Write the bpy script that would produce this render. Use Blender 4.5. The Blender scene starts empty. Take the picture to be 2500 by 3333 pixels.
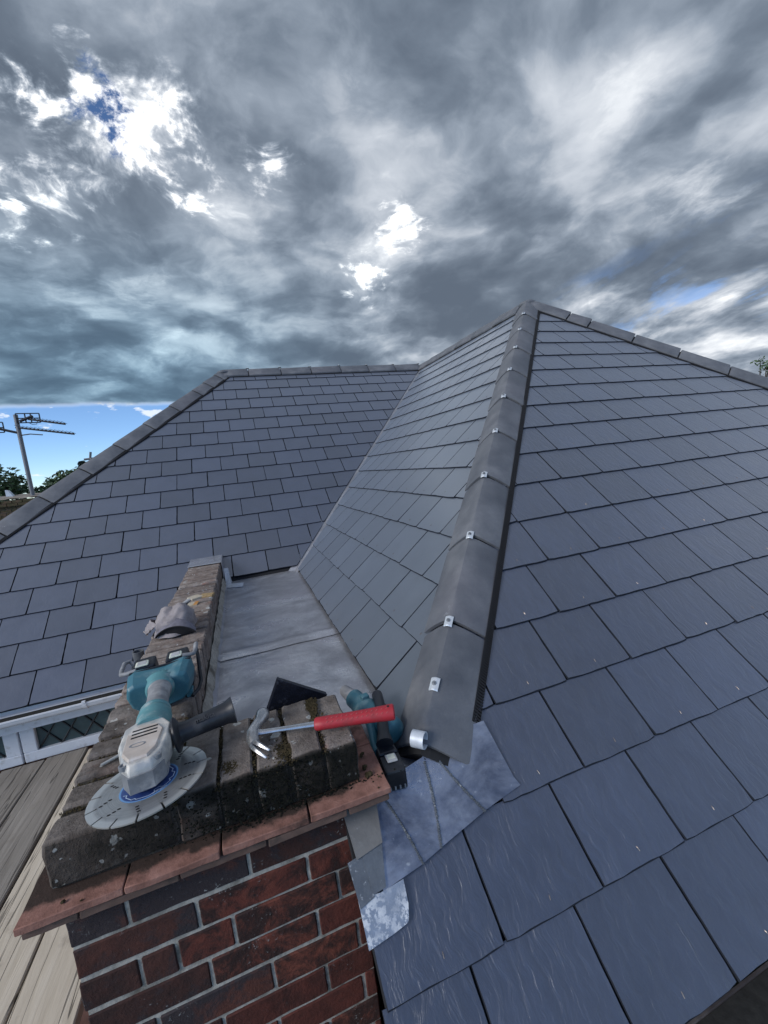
import bpy, bmesh, math, random
from mathutils import Vector, Matrix, noise as mnoise
random.seed(7)
SC = bpy.context.scene
COL = SC.collection
GZ = -5.4            # ground level; the eye is the origin of the survey

# ------------------------------------------------------------------ camera
cam_d = bpy.data.cameras.new('camera'); cam = bpy.data.objects.new('camera', cam_d); COL.objects.link(cam)
cam_d.sensor_fit = 'HORIZONTAL'; cam_d.sensor_width = 36.0; cam_d.lens = 19.246
cam_d.clip_start = 0.02; cam_d.clip_end = 3000
R0 = Vector((0.93657, -0.33389, -0.10655)); R1 = Vector((-0.14178, -0.08291, -0.98642)); R2 = Vector((0.32052, 0.93896, -0.12499))
cam.matrix_world = Matrix(((R0.x, -R1.x, -R2.x, 0), (R0.y, -R1.y, -R2.y, 0), (R0.z, -R1.z, -R2.z, 0), (0, 0, 0, 1)))
SC.camera = cam

# ------------------------------------------------------------------ world: storm clouds breaking over a blue sky
SUN = Vector((-0.82, -0.34, 0.52)).normalized()
SUN_EL = math.asin(SUN.z); SUN_AZ = math.atan2(SUN.x, SUN.y)
world = bpy.data.worlds.new('World'); SC.world = world; world.use_nodes = True
nt = world.node_tree; nt.nodes.clear()

class G:
    """tiny helper that strings shader nodes together"""
    def __init__(s, tree): s.t = tree
    def n(s, typ, **kw):
        nd = s.t.nodes.new(typ)
        for k, v in kw.items(): setattr(nd, k, v)
        return nd
    def put(s, nd, i, v):
        if v is None: return
        if hasattr(v, 'is_output') or isinstance(v, bpy.types.NodeSocket): s.t.links.new(v, nd.inputs[i])
        else: nd.inputs[i].default_value = v
    def m(s, op, a, b=None, c=None, clamp=False):
        nd = s.n('ShaderNodeMath', operation=op, use_clamp=clamp)
        s.put(nd, 0, a); s.put(nd, 1, b); s.put(nd, 2, c); return nd.outputs[0]
    def v(s, op, a, b=None, out=0):
        nd = s.n('ShaderNodeVectorMath', operation=op)
        s.put(nd, 0, a); s.put(nd, 1, b); return nd.outputs[out]
    def vs(s, a, k):
        nd = s.n('ShaderNodeVectorMath', operation='SCALE'); s.put(nd, 0, a); s.put(nd, 3, k); return nd.outputs[0]
    def xyz(s, a):
        nd = s.n('ShaderNodeSeparateXYZ'); s.put(nd, 0, a); return nd.outputs
    def vec(s, x, y, z):
        nd = s.n('ShaderNodeCombineXYZ'); s.put(nd, 0, x); s.put(nd, 1, y); s.put(nd, 2, z); return nd.outputs[0]
    def sm(s, x, a, b, c=0.0, d=1.0):
        nd = s.n('ShaderNodeMapRange', interpolation_type='SMOOTHSTEP')
        s.put(nd, 0, x); s.put(nd, 1, a); s.put(nd, 2, b); s.put(nd, 3, c); s.put(nd, 4, d); return nd.outputs[0]
    def lin(s, x, a, b, c=0.0, d=1.0):
        nd = s.n('ShaderNodeMapRange'); s.put(nd, 0, x); s.put(nd, 1, a); s.put(nd, 2, b); s.put(nd, 3, c); s.put(nd, 4, d); return nd.outputs[0]
    def noise(s, vec, scale, detail=4.0, rough=0.5, dist=0.0, w=None, out=0):
        nd = s.n('ShaderNodeTexNoise', noise_dimensions='4D' if w is not None else '3D')
        s.put(nd, 'Vector', vec)
        if w is not None: s.put(nd, 'W', w)
        s.put(nd, 'Scale', scale); s.put(nd, 'Detail', detail); s.put(nd, 'Roughness', rough); s.put(nd, 'Distortion', dist)
        return nd.outputs[out]
    def vor(s, vec, scale, feature='F1', rnd=1.0, out='Distance'):
        nd = s.n('ShaderNodeTexVoronoi', feature=feature); s.put(nd, 'Vector', vec); s.put(nd, 'Scale', scale); s.put(nd, 'Randomness', rnd)
        return nd.outputs[out]
    def mix(s, f, a, b, mode='MIX'):
        nd = s.n('ShaderNodeMix', data_type='RGBA', blend_type=mode)
        s.put(nd, 0, f)
        for i, q in ((6, a), (7, b)): s.put(nd, i, (*q, 1.0) if isinstance(q, tuple) and len(q) == 3 else q)
        return nd.outputs[2]
    def ramp(s, x, pts):
        nd = s.n('ShaderNodeValToRGB'); s.put(nd, 0, x); e = nd.color_ramp.elements
        while len(e) < len(pts): e.new(0.5)
        for k, (p, c) in zip(e, pts): k.position = p; k.color = (*c, 1.0)
        return nd.outputs[0]

def build_sky():
    g = G(nt)
    d = g.v('NORMALIZE', g.n('ShaderNodeTexCoord').outputs['Generated'])
    x, y, z = g.xyz(d)
    zz = g.m('ADD', g.m('MAXIMUM', z, 0.0), 0.22)
    p = g.vec(g.m('DIVIDE', x, zz), g.m('DIVIDE', y, zz), 0.0)
    warp = g.v('SUBTRACT', g.noise(p, 1.6, 4.0, 0.55, out=1), (0.5, 0.5, 0.5))
    p2 = g.v('ADD', p, g.vs(warp, 0.34))
    pl = g.v('ADD', p2, (0.05, -0.075, 0.0))            # towards the brighter side of the cloud
    big = g.noise(p, 0.95, 2.0, 0.5)
    base = g.noise(p2, 2.5, 7.0, 0.50)
    base_l = g.noise(pl, 2.5, 7.0, 0.50)
    fine = g.noise(p2, 6.5, 9.0, 0.62)
    fine2 = g.noise(p2, 17.0, 7.0, 0.6)
    relief = g.m('SUBTRACT', base_l, base)
    mixv = g.m('ADD', g.m('ADD', g.m('MULTIPLY', base, 0.50), g.m('MULTIPLY', big, 0.45)), g.m('ADD', g.m('MULTIPLY', relief, 0.75), g.m('MULTIPLY', fine, 0.12)))
    lum = g.sm(mixv, 0.395, 0.68, 0.0, 0.95)
    def spot(px, soft, amt, crisp=1.0):
        hd = Vector(px).normalized()
        c = g.v('DOT_PRODUCT', d, tuple(hd), out=1)
        ang = g.m('ARCCOSINE', g.m('MINIMUM', c, 0.99999))
        val = g.m('ADD', g.m('MULTIPLY', g.m('SUBTRACT', base, 0.5), 2.4), g.m('ADD', g.m('MULTIPLY', g.m('SUBTRACT', fine, 0.5), 3.2 if soft < .08 else 2.3), g.m('MULTIPLY', g.m('SUBTRACT', fine2, 0.5), 3.6 if soft < .07 else 1.1)))
        val = g.m('ADD', val, g.m('SUBTRACT', 1.0, g.m('DIVIDE', ang, soft * 1.40)))
        val = g.m('MULTIPLY', val, g.sm(ang, soft * 2.3, soft * 1.3))
        return g.m('MULTIPLY', g.sm(val, 0.22, 1.45), amt)
    parts = [spot((-0.105, 0.815, 0.57), 0.112, 1.9), spot((-0.150, 0.79, 0.597), 0.062, 1.2), spot((-0.04, 0.835, 0.545), 0.060, 1.2),
             spot((0.144, 0.8175, 0.5576), 0.042, 1.3), spot((0.370, 0.808, 0.462), 0.040, 0.9), spot((0.306, 0.871, 0.384), 0.036, 1.1),
             spot((-0.238, 0.847, 0.475), 0.055, 1.0), spot((-0.275, 0.85, 0.452), 0.036, 0.8), spot((-0.03, 0.80, 0.58), 0.24, 0.16), spot((0.144, 0.81, 0.55), 0.12, 0.20),
             spot((0.655, 0.53, 0.525), 0.045, 0.10, 1.0), spot((0.76, 0.52, 0.39), 0.07, 0.35, 1.0), spot((0.345, 0.835, 0.43), 0.10, 0.25),
             spot((-0.24, 0.91, 0.34), 0.13, 0.26), spot((-0.10, 0.955, 0.27), 0.08, 0.12), spot((0.30, 0.66, 0.69), 0.16, 0.10)]
    tot = parts[0]
    for q in parts[1:]: tot = g.m('ADD', tot, q)
    az = g.m('ADD', g.m('MULTIPLY', x, 0.80), g.m('MULTIPLY', y, 0.42))
    thin_r = g.m('MULTIPLY', g.sm(z, 0.40, 0.20), g.sm(g.m('ADD', az, g.m('MULTIPLY', g.m('SUBTRACT', base, 0.5), 0.4)), 0.74, 0.93))
    # streaked cloud low on the right: bands climbing to the right
    p3 = g.vec(g.m('MULTIPLY', g.m('ADD', x, g.m('MULTIPLY', z, 0.8)), 2.6), g.m('MULTIPLY', y, 2.6), g.m('MULTIPLY', g.m('SUBTRACT', z, g.m('MULTIPLY', x, 0.42)), 8.0))
    strk = g.noise(p3, 1.6, 9.0, 0.6, 0.25)
    thin_b = g.sm(g.m('ADD', y, g.m('MULTIPLY', g.m('SUBTRACT', base, 0.5), 0.5)), 0.10, -0.30)
    tot = g.m('ADD', tot, g.m('MULTIPLY', g.m('MULTIPLY', g.sm(x, 0.38, 0.80), g.sm(z, 0.30, 0.62)), g.lin(base, 0.38, 0.68, 0.03, 0.15)))
    lum2 = g.m('ADD', lum, tot)
    lum2 = g.m('ADD', lum2, g.m('MULTIPLY', thin_r, g.lin(strk, 0.44, 0.68, 0.0, 0.95)))
    lum2 = g.m('ADD', lum2, g.m('MULTIPLY', thin_b, 0.22))
    cl = g.ramp(g.m('MULTIPLY', lum2, 0.5), [(0.0, (0.100, 0.128, 0.172)), (0.14, (0.155, 0.192, 0.246)), (0.28, (0.260, 0.306, 0.372)),
                                           (0.46, (0.50, 0.54, 0.60)), (0.68, (0.98, 1.0, 1.02)), (1.0, (1.4, 1.4, 1.4))])
    low = g.m('MULTIPLY', g.sm(z, 0.55, 0.17), g.sm(x, 0.50, -0.2))
    cl = g.mix(g.m('MULTIPLY', low, 0.75), cl, g.mix(1.0, cl, (0.66, 1.0, 1.14), 'MULTIPLY'))
    edge = g.m('ADD', 0.166, g.m('MULTIPLY', g.m('SUBTRACT', g.noise(g.vec(x, y, 0.0), 6.0, 6.0, 0.55), 0.5), 0.03))
    clear_l = g.m('MULTIPLY', g.sm(z, g.m('ADD', edge, 0.006), g.m('SUBTRACT', edge, 0.006)), g.sm(x, 0.55, 0.35))
    pf = g.vec(g.m('MULTIPLY', x, 16.0), g.m('MULTIPLY', y, 16.0), g.m('MULTIPLY', z, 42.0))
    puff = g.sm(g.m('ADD', g.noise(pf, 1.0, 7.0, 0.58), g.m('MULTIPLY', g.sm(z, 0.115, 0.15), 0.06)), 0.63, 0.70)
    hd = Vector((-0.118, 0.806, 0.588)).normalized()
    ah = g.m('ARCCOSINE', g.m('MINIMUM', g.v('DOT_PRODUCT', d, tuple(hd), out=1), 0.99999))
    ah = g.m('ADD', ah, g.m('MULTIPLY', g.m('SUBTRACT', g.noise(p2, 11.0, 10.0, 0.68), 0.5), -0.20))
    hole = g.sm(ah, 0.046, 0.010)
    cr = g.m('MULTIPLY', thin_r, g.sm(strk, 0.46, 0.36, 0.0, 0.6))
    cb = g.m('MULTIPLY', thin_b, g.sm(g.m('ADD', base, g.m('MULTIPLY', big, 0.4)), 0.84, 0.70, 0.0, 0.95))
    clear = g.m('MAXIMUM', g.m('MAXIMUM', g.m('MULTIPLY', clear_l, g.m('SUBTRACT', 1.0, g.m('MULTIPLY', puff, 0.8))), hole), g.m('MAXIMUM', cr, cb))
    cl = g.mix(clear_l, cl, (0.80, 0.85, 0.92))
    sky = g.n('ShaderNodeTexSky', sky_type='NISHITA', sun_disc=False, sun_elevation=SUN_EL, sun_rotation=SUN_AZ, altitude=900.0, air_density=0.75, dust_density=0.0, ozone_density=5.0)
    b1 = g.n('ShaderNodeBackground'); g.put(b1, 0, sky.outputs[0]); b1.inputs[1].default_value = 0.105
    b2 = g.n('ShaderNodeBackground'); g.put(b2, 0, cl); b2.inputs[1].default_value = 0.74
    mx = g.n('ShaderNodeMixShader'); g.put(mx, 0, clear); g.put(mx, 1, b2.outputs[0]); g.put(mx, 2, b1.outputs[0])
    o = g.n('ShaderNodeOutputWorld'); nt.links.new(mx.outputs[0], o.inputs[0])
build_sky()

sun_d = bpy.data.lights.new('sun', 'SUN'); sun = bpy.data.objects.new('sun', sun_d); COL.objects.link(sun)
sun_d.energy = 1.4; sun_d.angle = math.radians(24); sun_d.color = (1.0, 0.96, 0.90)
sun.rotation_euler = (-SUN).to_track_quat('-Z', 'Y').to_euler()
SC.view_settings.view_transform = 'Standard'; SC.view_settings.look = 'None'; SC.view_settings.gamma = 1.0
SC.view_settings.exposure = 0.72; SC.view_settings.use_curve_mapping = False
SC.cycles.max_bounces = 6; SC.cycles.sample_clamp_indirect = 6.0
try: SC.cycles.use_denoising = True
except Exception: pass

# ------------------------------------------------------------------ materials
def mat(name, fn):
    m = bpy.data.materials.new(name); m.use_nodes = True; t = m.node_tree; t.nodes.clear(); g = G(t)
    b = g.n('ShaderNodeBsdfPrincipled'); o = g.n('ShaderNodeOutputMaterial'); t.links.new(b.outputs[0], o.inputs[0])
    fn(g, b); return m
def bump(g, b, h, strength=0.5, dist=0.002):
    n = g.n('ShaderNodeBump'); n.inputs['Strength'].default_value = strength; n.inputs['Distance'].default_value = dist
    g.put(n, 'Height', h); g.t.links.new(n.outputs[0], b.inputs['Normal'])
def oc(g): return g.n('ShaderNodeTexCoord').outputs['Object']
def orand(g): return g.n('ShaderNodeObjectInfo').outputs['Random']
def simple(name, col, rough=0.6, metal=0.0, var=0.15, scale=30.0, bmp=0.0, spec=0.5, dirt=None, dscale=9.0, dlo=0.5, dhi=0.7, coat=0.0):
    def fn(g, b):
        c = oc(g); n = g.noise(c, scale, 5.0, 0.6)
        k = g.lin(n, 0.3, 0.7, 1.0 - var, 1.0 + var)
        cc = g.mix(1.0, col, g.vec(k, k, k), 'MULTIPLY')
        if dirt:
            f = g.sm(g.noise(c, dscale, 7.0, 0.62), dlo, dhi); cc = g.mix(f, cc, dirt)
            g.put(b, 'Roughness', g.lin(f, 0, 1, rough, min(1.0, rough + 0.3)))
        else: b.inputs['Roughness'].default_value = rough
        g.put(b, 'Base Color', cc); b.inputs['Metallic'].default_value = metal; b.inputs['Specular IOR Level'].default_value = spec
        b.inputs['Coat Weight'].default_value = coat
        if bmp: bump(g, b, n, 0.6, bmp)
    return mat(name, fn)

def slate_mat(name, streak, tint, coat=0.5, fx=42.0, fy=9.0):
    def fn(g, b):
        c = oc(g)
        isl = g.n('ShaderNodeNewGeometry').outputs['Random Per Island']
        w = g.m('ADD', g.m('MULTIPLY', orand(g), 37.0), g.m('MULTIPLY', isl, 91.0))
        x, y, z = g.xyz(c)
        a = g.vec(g.m('ADD', g.m('MULTIPLY', x, fx), g.m('MULTIPLY', g.noise(c, 18.0, 2.0, 0.5, w=w), 3.0)), g.m('MULTIPLY', y, fy), 0.0)
        n1 = g.noise(a, 1.0, 5.0, 0.55, 0.8, w=w)
        n2 = g.noise(c, 9.0, 5.0, 0.6, 0.2, w=w)
        n3 = g.noise(c, 160.0, 3.0, 0.6, w=w)
        rnd = g.m('FRACT', g.m('MULTIPLY', w, 7.31))
        k = g.m('MULTIPLY', g.lin(rnd, 0, 1, 0.82, 1.18), g.lin(n2, 0.3, 0.7, 0.90, 1.10))
        k = g.m('MULTIPLY', k, g.lin(n1, 0.3, 0.75, 1.0 - 0.22 * streak, 1.0 + 0.34 * streak))
        col = g.mix(1.0, tint, g.vec(k, k, g.m('MULTIPLY', k, 1.0)), 'MULTIPLY')
        # pale scuffs and lime splashes
        sc = g.m('MULTIPLY', g.sm(g.noise(g.vec(g.m('MULTIPLY', x, 60.0), g.m('MULTIPLY', y, 22.0), 0.0), 1.0, 6.0, 0.7, w=w), 0.70, 0.80), g.sm(n2, 0.56, 0.68))
        col = g.mix(g.m('MULTIPLY', sc, 0.22), col, (0.33, 0.36, 0.40))
        g.put(b, 'Base Color', col)
        g.put(b, 'Roughness', g.lin(n2, 0.3, 0.7, 0.34, 0.46)); b.inputs['Specular IOR Level'].default_value = 0.9; b.inputs['Coat Weight'].default_value = coat; b.inputs['Coat Roughness'].default_value = 0.30; b.inputs['Coat IOR'].default_value = 1.8; b.inputs['Sheen Weight'].default_value = 0.45; b.inputs['Sheen Roughness'].default_value = 0.45; b.inputs['Sheen Tint'].default_value = (0.74, 0.80, 0.92, 1)
        h = g.m('ADD', g.m('ADD', g.m('MULTIPLY', g.m('POWER', n1, 1.6), 1.0), g.m('MULTIPLY', n2, 0.7)), g.m('MULTIPLY', n3, 0.10))
        bump(g, b, h, streak, 0.007)
    return mat(name, fn)
M = {}
M['slate'] = slate_mat('riven_slate', 0.62, (0.036, 0.048, 0.083), 0.5, 64.0, 15.0)
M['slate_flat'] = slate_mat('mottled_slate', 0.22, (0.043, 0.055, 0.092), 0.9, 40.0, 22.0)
M['slate_smooth_lit'] = slate_mat('slate_smooth_lit', 0.18, (0.072, 0.085, 0.108), 1.0, 40.0, 14.0)  # one slate on all slopes; tint lightened here to paint the light on B
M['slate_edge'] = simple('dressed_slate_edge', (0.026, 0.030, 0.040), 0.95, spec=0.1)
M['underlay'] = simple('underlay', (0.012, 0.013, 0.016), 0.9)
def f_tile(g, b):
    c = g.n('ShaderNodeNewGeometry').outputs['Position']; n = g.noise(c, 7.0, 6.0, 0.62); n2 = g.noise(c, 210.0, 2.0, 0.7); n4 = g.noise(c, 2.3, 3.0, 0.5)
    col = g.ramp(n, [(0.30, (0.090, 0.098, 0.115)), (0.5, (0.140, 0.147, 0.164)), (0.68, (0.200, 0.206, 0.222))])
    col = g.mix(g.sm(n4, 0.50, 0.70, 0.0, 0.22), col, (0.165, 0.145, 0.165))
    f = g.m('MULTIPLY', g.sm(g.noise(c, 26.0, 6.0, 0.7), 0.64, 0.74), g.sm(n4, 0.45, 0.6))
    col = g.mix(g.m('MULTIPLY', f, 0.55), col, (0.45, 0.46, 0.49))
    col = g.mix(g.m('MULTIPLY', n2, 0.35), col, (0.06, 0.06, 0.065))
    g.put(b, 'Base Color', col); g.put(b, 'Roughness', g.lin(n, 0.3, 0.7, 0.5, 0.72)); bump(g, b, g.m('ADD', n2, g.m('MULTIPLY', n, 1.2)), 0.35, 0.0022)
M['tile'] = mat('clay_hip_tile', f_tile)
M['tile_dark'] = simple('bitumen_black', (0.012, 0.012, 0.013), 0.7, bmp=0.001)
M['comb'] = simple('comb_plastic', (0.016, 0.016, 0.018), 0.6, spec=0.3)
def lead_mat(name, dark, light, blue, sp=0.62, metal=0.45, r=(0.30, 0.55), spamt=0.8):
    def fn(g, b):
        c = g.n('ShaderNodeNewGeometry').outputs['Position']
        st = g.v('MULTIPLY', c, (2.6, 3.2, 3.0))
        n = g.noise(st, 1.6, 8.0, 0.62, 0.6); n2 = g.noise(c, 5.0, 6.0, 0.65); n3 = g.noise(c, 70.0, 5.0, 0.7)
        col = g.mix(g.sm(n, 0.36, 0.66), dark, light)
        col = g.mix(g.sm(n2, 0.45, 0.7, 0.0, 0.6), col, blue)
        f = g.m('MULTIPLY', g.sm(n3, sp, sp + 0.07), g.sm(n2, 0.42, 0.58))
        col = g.mix(g.m('MULTIPLY', f, spamt), col, (0.66, 0.69, 0.73))
        g.put(b, 'Base Color', col); b.inputs['Metallic'].default_value = metal
        g.put(b, 'Roughness', g.m('ADD', g.lin(n, 0.3, 0.7, r[1], r[0]), g.m('MULTIPLY', f, 0.3)))
        bump(g, b, g.m('ADD', g.m('MULTIPLY', n2, 2.2), g.m('ADD', g.m('MULTIPLY', n, 0.6), g.m('MULTIPLY', n3, 0.1))), 0.5, 0.006)
    return mat(name, fn)
M['lead'] = lead_mat('weathered_lead', (0.32, 0.325, 0.355), (0.58, 0.59, 0.625), (0.40, 0.39, 0.435), 0.60, 0.6, (0.22, 0.42), 0.8)
M['lead_new'] = lead_mat('new_lead', (0.085, 0.105, 0.155), (0.48, 0.51, 0.58), (0.13, 0.16, 0.235), 0.62, 0.75, (0.24, 0.40), 0.6)
M['lead_speck'] = lead_mat('limed_lead', (0.20, 0.24, 0.31), (0.34, 0.39, 0.47), (0.26, 0.31, 0.39), 0.47, 0.45, (0.34, 0.5), 1.0)
M['lead_dark'] = lead_mat('dull_lead', (0.075, 0.088, 0.105), (0.16, 0.18, 0.205), (0.10, 0.115, 0.14), 0.60, 0.3, (0.42, 0.6), 0.5)
M['lead_tan'] = lead_mat('tan_lead', (0.13, 0.125, 0.12), (0.21, 0.205, 0.195), (0.155, 0.155, 0.155), 0.60, 0.2, (0.42, 0.6), 0.3)
M['galv'] = simple('galvanised_steel', (0.60, 0.64, 0.70), 0.5, 0.2, 0.12, 60.0, dirt=(0.42, 0.43, 0.45))
M['clip'] = simple('bright_clip', (0.72, 0.75, 0.78), 0.34, 0.5, 0.06)
M['screw'] = simple('steel_screw', (0.40, 0.41, 0.43), 0.35, 0.9)
M['copper'] = simple('copper_pin', (0.30, 0.25, 0.22), 0.35, 0.8)
def brick_mat(name, reds, soot, sootlo, limes):
    def fn(g, b):
        c = g.n('ShaderNodeNewGeometry').outputs['Position']; r = orand(g)
        n = g.noise(c, 26.0, 7.0, 0.66); n2 = g.noise(c, 7.0, 5.0, 0.6); n3 = g.noise(c, 130.0, 4.0, 0.7); n4 = g.noise(c, 14.0, 7.0, 0.7, 0.5)
        col = g.ramp(g.m('ADD', g.m('MULTIPLY', n, 0.6), g.m('MULTIPLY', r, 0.42)), [(0.25, reds[0]), (0.5, reds[1]), (0.78, reds[2])])
        f = g.sm(g.m('ADD', n4, g.m('MULTIPLY', g.m('SUBTRACT', r, 0.5), 0.22)), sootlo, sootlo + 0.2)
        col = g.mix(g.m('MULTIPLY', f, 0.9), col, soot)
        l = g.m('MULTIPLY', g.sm(n3, 0.60, 0.70), g.sm(n2, 0.50, 0.66))
        col = g.mix(g.m('MULTIPLY', l, limes), col, (0.42, 0.43, 0.42))
        g.put(b, 'Base Color', col); b.inputs['Roughness'].default_value = 0.85; b.inputs['Specular IOR Level'].default_value = 0.25
        bump(g, b, g.m('ADD', n, g.m('MULTIPLY', n3, 0.6)), 0.8, 0.004)
    return mat(name, fn)
M['brick'] = brick_mat('red_brick', ((0.062, 0.023, 0.019), (0.128, 0.038, 0.028), (0.210, 0.069, 0.046)), (0.022, 0.017, 0.017), 0.42, 0.7)
M['brick_sooty'] = brick_mat('sooty_brick', ((0.04, 0.022, 0.02), (0.085, 0.034, 0.027), (0.13, 0.05, 0.036)), (0.034, 0.032, 0.037), 0.38, 0.95)
def coping_fn(pale):
    def fn(g, b):
        c = g.n('ShaderNodeNewGeometry').outputs['Position']; r = orand(g)
        x, y, z = g.xyz(c)
        n = g.noise(c, 22.0, 7.0, 0.68); n2 = g.noise(c, 6.0, 5.0, 0.6); n3 = g.noise(c, 120.0, 4.0, 0.7)
        col = g.ramp(g.m('ADD', n, g.m('MULTIPLY', g.m('SUBTRACT', r, 0.5), 0.2)), pale)
        red = g.m('MULTIPLY', g.sm(g.noise(c, 9.0, 6.0, 0.6), 0.57, 0.72), g.sm(r, 0.45, 0.9, 0.2, 0.8))
        col = g.mix(red, col, (0.26, 0.115, 0.080))
        col = g.mix(g.m('MULTIPLY', g.sm(y, 0.838, 0.827), g.sm(n2, 0.3, 0.6, 0.55, 0.85)), col, (0.045, 0.033, 0.026))  # whole front face browned; its shade is painted into the colour
        # black algae growing over the weather face
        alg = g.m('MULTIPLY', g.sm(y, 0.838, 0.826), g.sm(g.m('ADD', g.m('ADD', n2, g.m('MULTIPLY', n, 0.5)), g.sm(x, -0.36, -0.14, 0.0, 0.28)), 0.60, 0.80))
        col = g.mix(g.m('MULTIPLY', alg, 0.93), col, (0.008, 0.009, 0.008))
        moss = g.m('MULTIPLY', g.sm(g.noise(c, 17.0, 7.0, 0.7), 0.62, 0.72), 0.7)
        col = g.mix(moss, col, (0.040, 0.035, 0.022))
        # pale round lichens of several sizes
        vn = g.v('ADD', c, g.vs(g.v('SUBTRACT', g.noise(c, 60.0, 3.0, 0.6, out=1), (0.5, 0.5, 0.5)), 0.022))
        d1 = g.vor(vn, 23.0); c1 = g.n('ShaderNodeTexVoronoi', feature='F1'); g.put(c1, 'Vector', vn); c1.inputs['Scale'].default_value = 23.0
        k1 = g.xyz(c1.outputs['Color'])[0]
        lich = g.m('MULTIPLY', g.sm(d1, 0.27, 0.22), g.sm(g.m('ADD', k1, g.m('MULTIPLY', g.sm(x, -0.10, 0.05), 0.12)), 0.80, 0.83))
        d2 = g.vor(vn, 70.0); c2 = g.n('ShaderNodeTexVoronoi', feature='F1'); g.put(c2, 'Vector', vn); c2.inputs['Scale'].default_value = 70.0
        k2 = g.xyz(c2.outputs['Color'])[1]
        lich2 = g.m('MULTIPLY', g.sm(d2, 0.30, 0.22), g.sm(k2, 0.86, 0.9))
        lf = g.m('MULTIPLY', g.m('MAXIMUM', lich, lich2), g.m('SUBTRACT', 1.0, g.m('MULTIPLY', alg, 0.75)))
        col = g.mix(g.m('MULTIPLY', lf, g.lin(n3, 0.3, 0.7, 0.45, 0.95)), col, (0.50, 0.51, 0.49))
        g.put(b, 'Base Color', col); b.inputs['Roughness'].default_value = 0.92; b.inputs['Specular IOR Level'].default_value = 0.15
        bump(g, b, g.m('ADD', g.m('ADD', g.m('MULTIPLY', n, 1.3), g.m('MULTIPLY', n3, 0.6)), g.m('MULTIPLY', moss, 0.8)), 0.9, 0.007)
    return fn
M['coping'] = mat('mossy_coping_brick', coping_fn([(0.26, (0.080, 0.066, 0.058)), (0.48, (0.170, 0.146, 0.130)), (0.74, (0.285, 0.250, 0.228))]))
M['coping_far'] = mat('weathered_coping_brick', coping_fn([(0.24, (0.12, 0.092, 0.080)), (0.48, (0.235, 0.190, 0.165)), (0.76, (0.37, 0.325, 0.295))]))
M['mortar'] = simple('lime_mortar', (0.38, 0.36, 0.32), 0.95, 0.0, 0.3, 60.0, 0.004, dirt=(0.13, 0.12, 0.10), dscale=14.0, dlo=0.48)
M['mortar_dark'] = simple('mossy_shaded_mortar', (0.032, 0.027, 0.022), 0.95, 0.0, 0.4, 60.0, 0.006, dirt=(0.085, 0.075, 0.06), dscale=25.0)  # mossy, and darkened to paint the shade in the coping joints
def f_terra(g, b):
    c = g.n('ShaderNodeNewGeometry').outputs['Position']; x, y, z = g.xyz(c)
    n = g.noise(c, 30.0, 6.0, 0.65); n2 = g.noise(c, 11.0, 6.0, 0.65); n3 = g.noise(c, 120.0, 3.0, 0.7)
    col = g.ramp(n, [(0.28, (0.17, 0.085, 0.066)), (0.5, (0.275, 0.140, 0.110)), (0.75, (0.37, 0.205, 0.165))])
    gr = g.sm(g.m('ADD', g.m('MULTIPLY', g.sm(y, 0.788, 0.830), g.sm(x, 0.19, 0.10, 0.05, 0.32)), n2), 0.54, 0.74)
    col = g.mix(g.m('MULTIPLY', gr, 0.92), col, (0.030, 0.024, 0.020))
    col = g.mix(g.m('MULTIPLY', g.sm(n3, 0.62, 0.72), 0.35), col, (0.06, 0.04, 0.035))
    g.put(b, 'Base Color', col); b.inputs['Roughness'].default_value = 0.88; b.inputs['Specular IOR Level'].default_value = 0.2
    bump(g, b, g.m('ADD', n, g.m('MULTIPLY', n3, 0.4)), 0.7, 0.003)
M['terracotta'] = mat('grimy_terracotta_tile', f_terra)
M['terracotta_dark'] = simple('dark_tile', (0.13, 0.082, 0.066), 0.85, 0.0, 0.3, 30.0, 0.002, dirt=(0.04, 0.036, 0.032), dscale=15.0)  # darker tile tone for the lower creasing course
M['moss'] = simple('moss', (0.050, 0.040, 0.022), 1.0, 0.0, 0.5, 90.0, 0.004, spec=0.1, dirt=(0.085, 0.062, 0.035), dscale=40.0)
M['moss_black'] = simple('black_moss', (0.012, 0.013, 0.010), 1.0, 0.0, 0.5, 90.0, 0.004, spec=0.1)
M['upvc'] = simple('white_upvc', (0.72, 0.74, 0.78), 0.35, 0.0, 0.05, 12.0, dirt=(0.42, 0.40, 0.38), dscale=14.0, dlo=0.56, dhi=0.8)
M['glass'] = simple('window_glass', (0.060, 0.095, 0.100), 0.12, 0.0, 0.3, 6.0)
M['came'] = simple('lead_came', (0.028, 0.03, 0.033), 0.5, 0.3)
M['iron_gutter'] = simple('brown_gutter', (0.060, 0.052, 0.052), 0.5, 0.0, 0.25, 20.0, 0.002, dirt=(0.12, 0.105, 0.10))
M['gutter_in'] = simple('shaded_gutter_silt', (0.018, 0.018, 0.017), 0.95, 0.0, 0.4, 60.0, 0.004)
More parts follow.
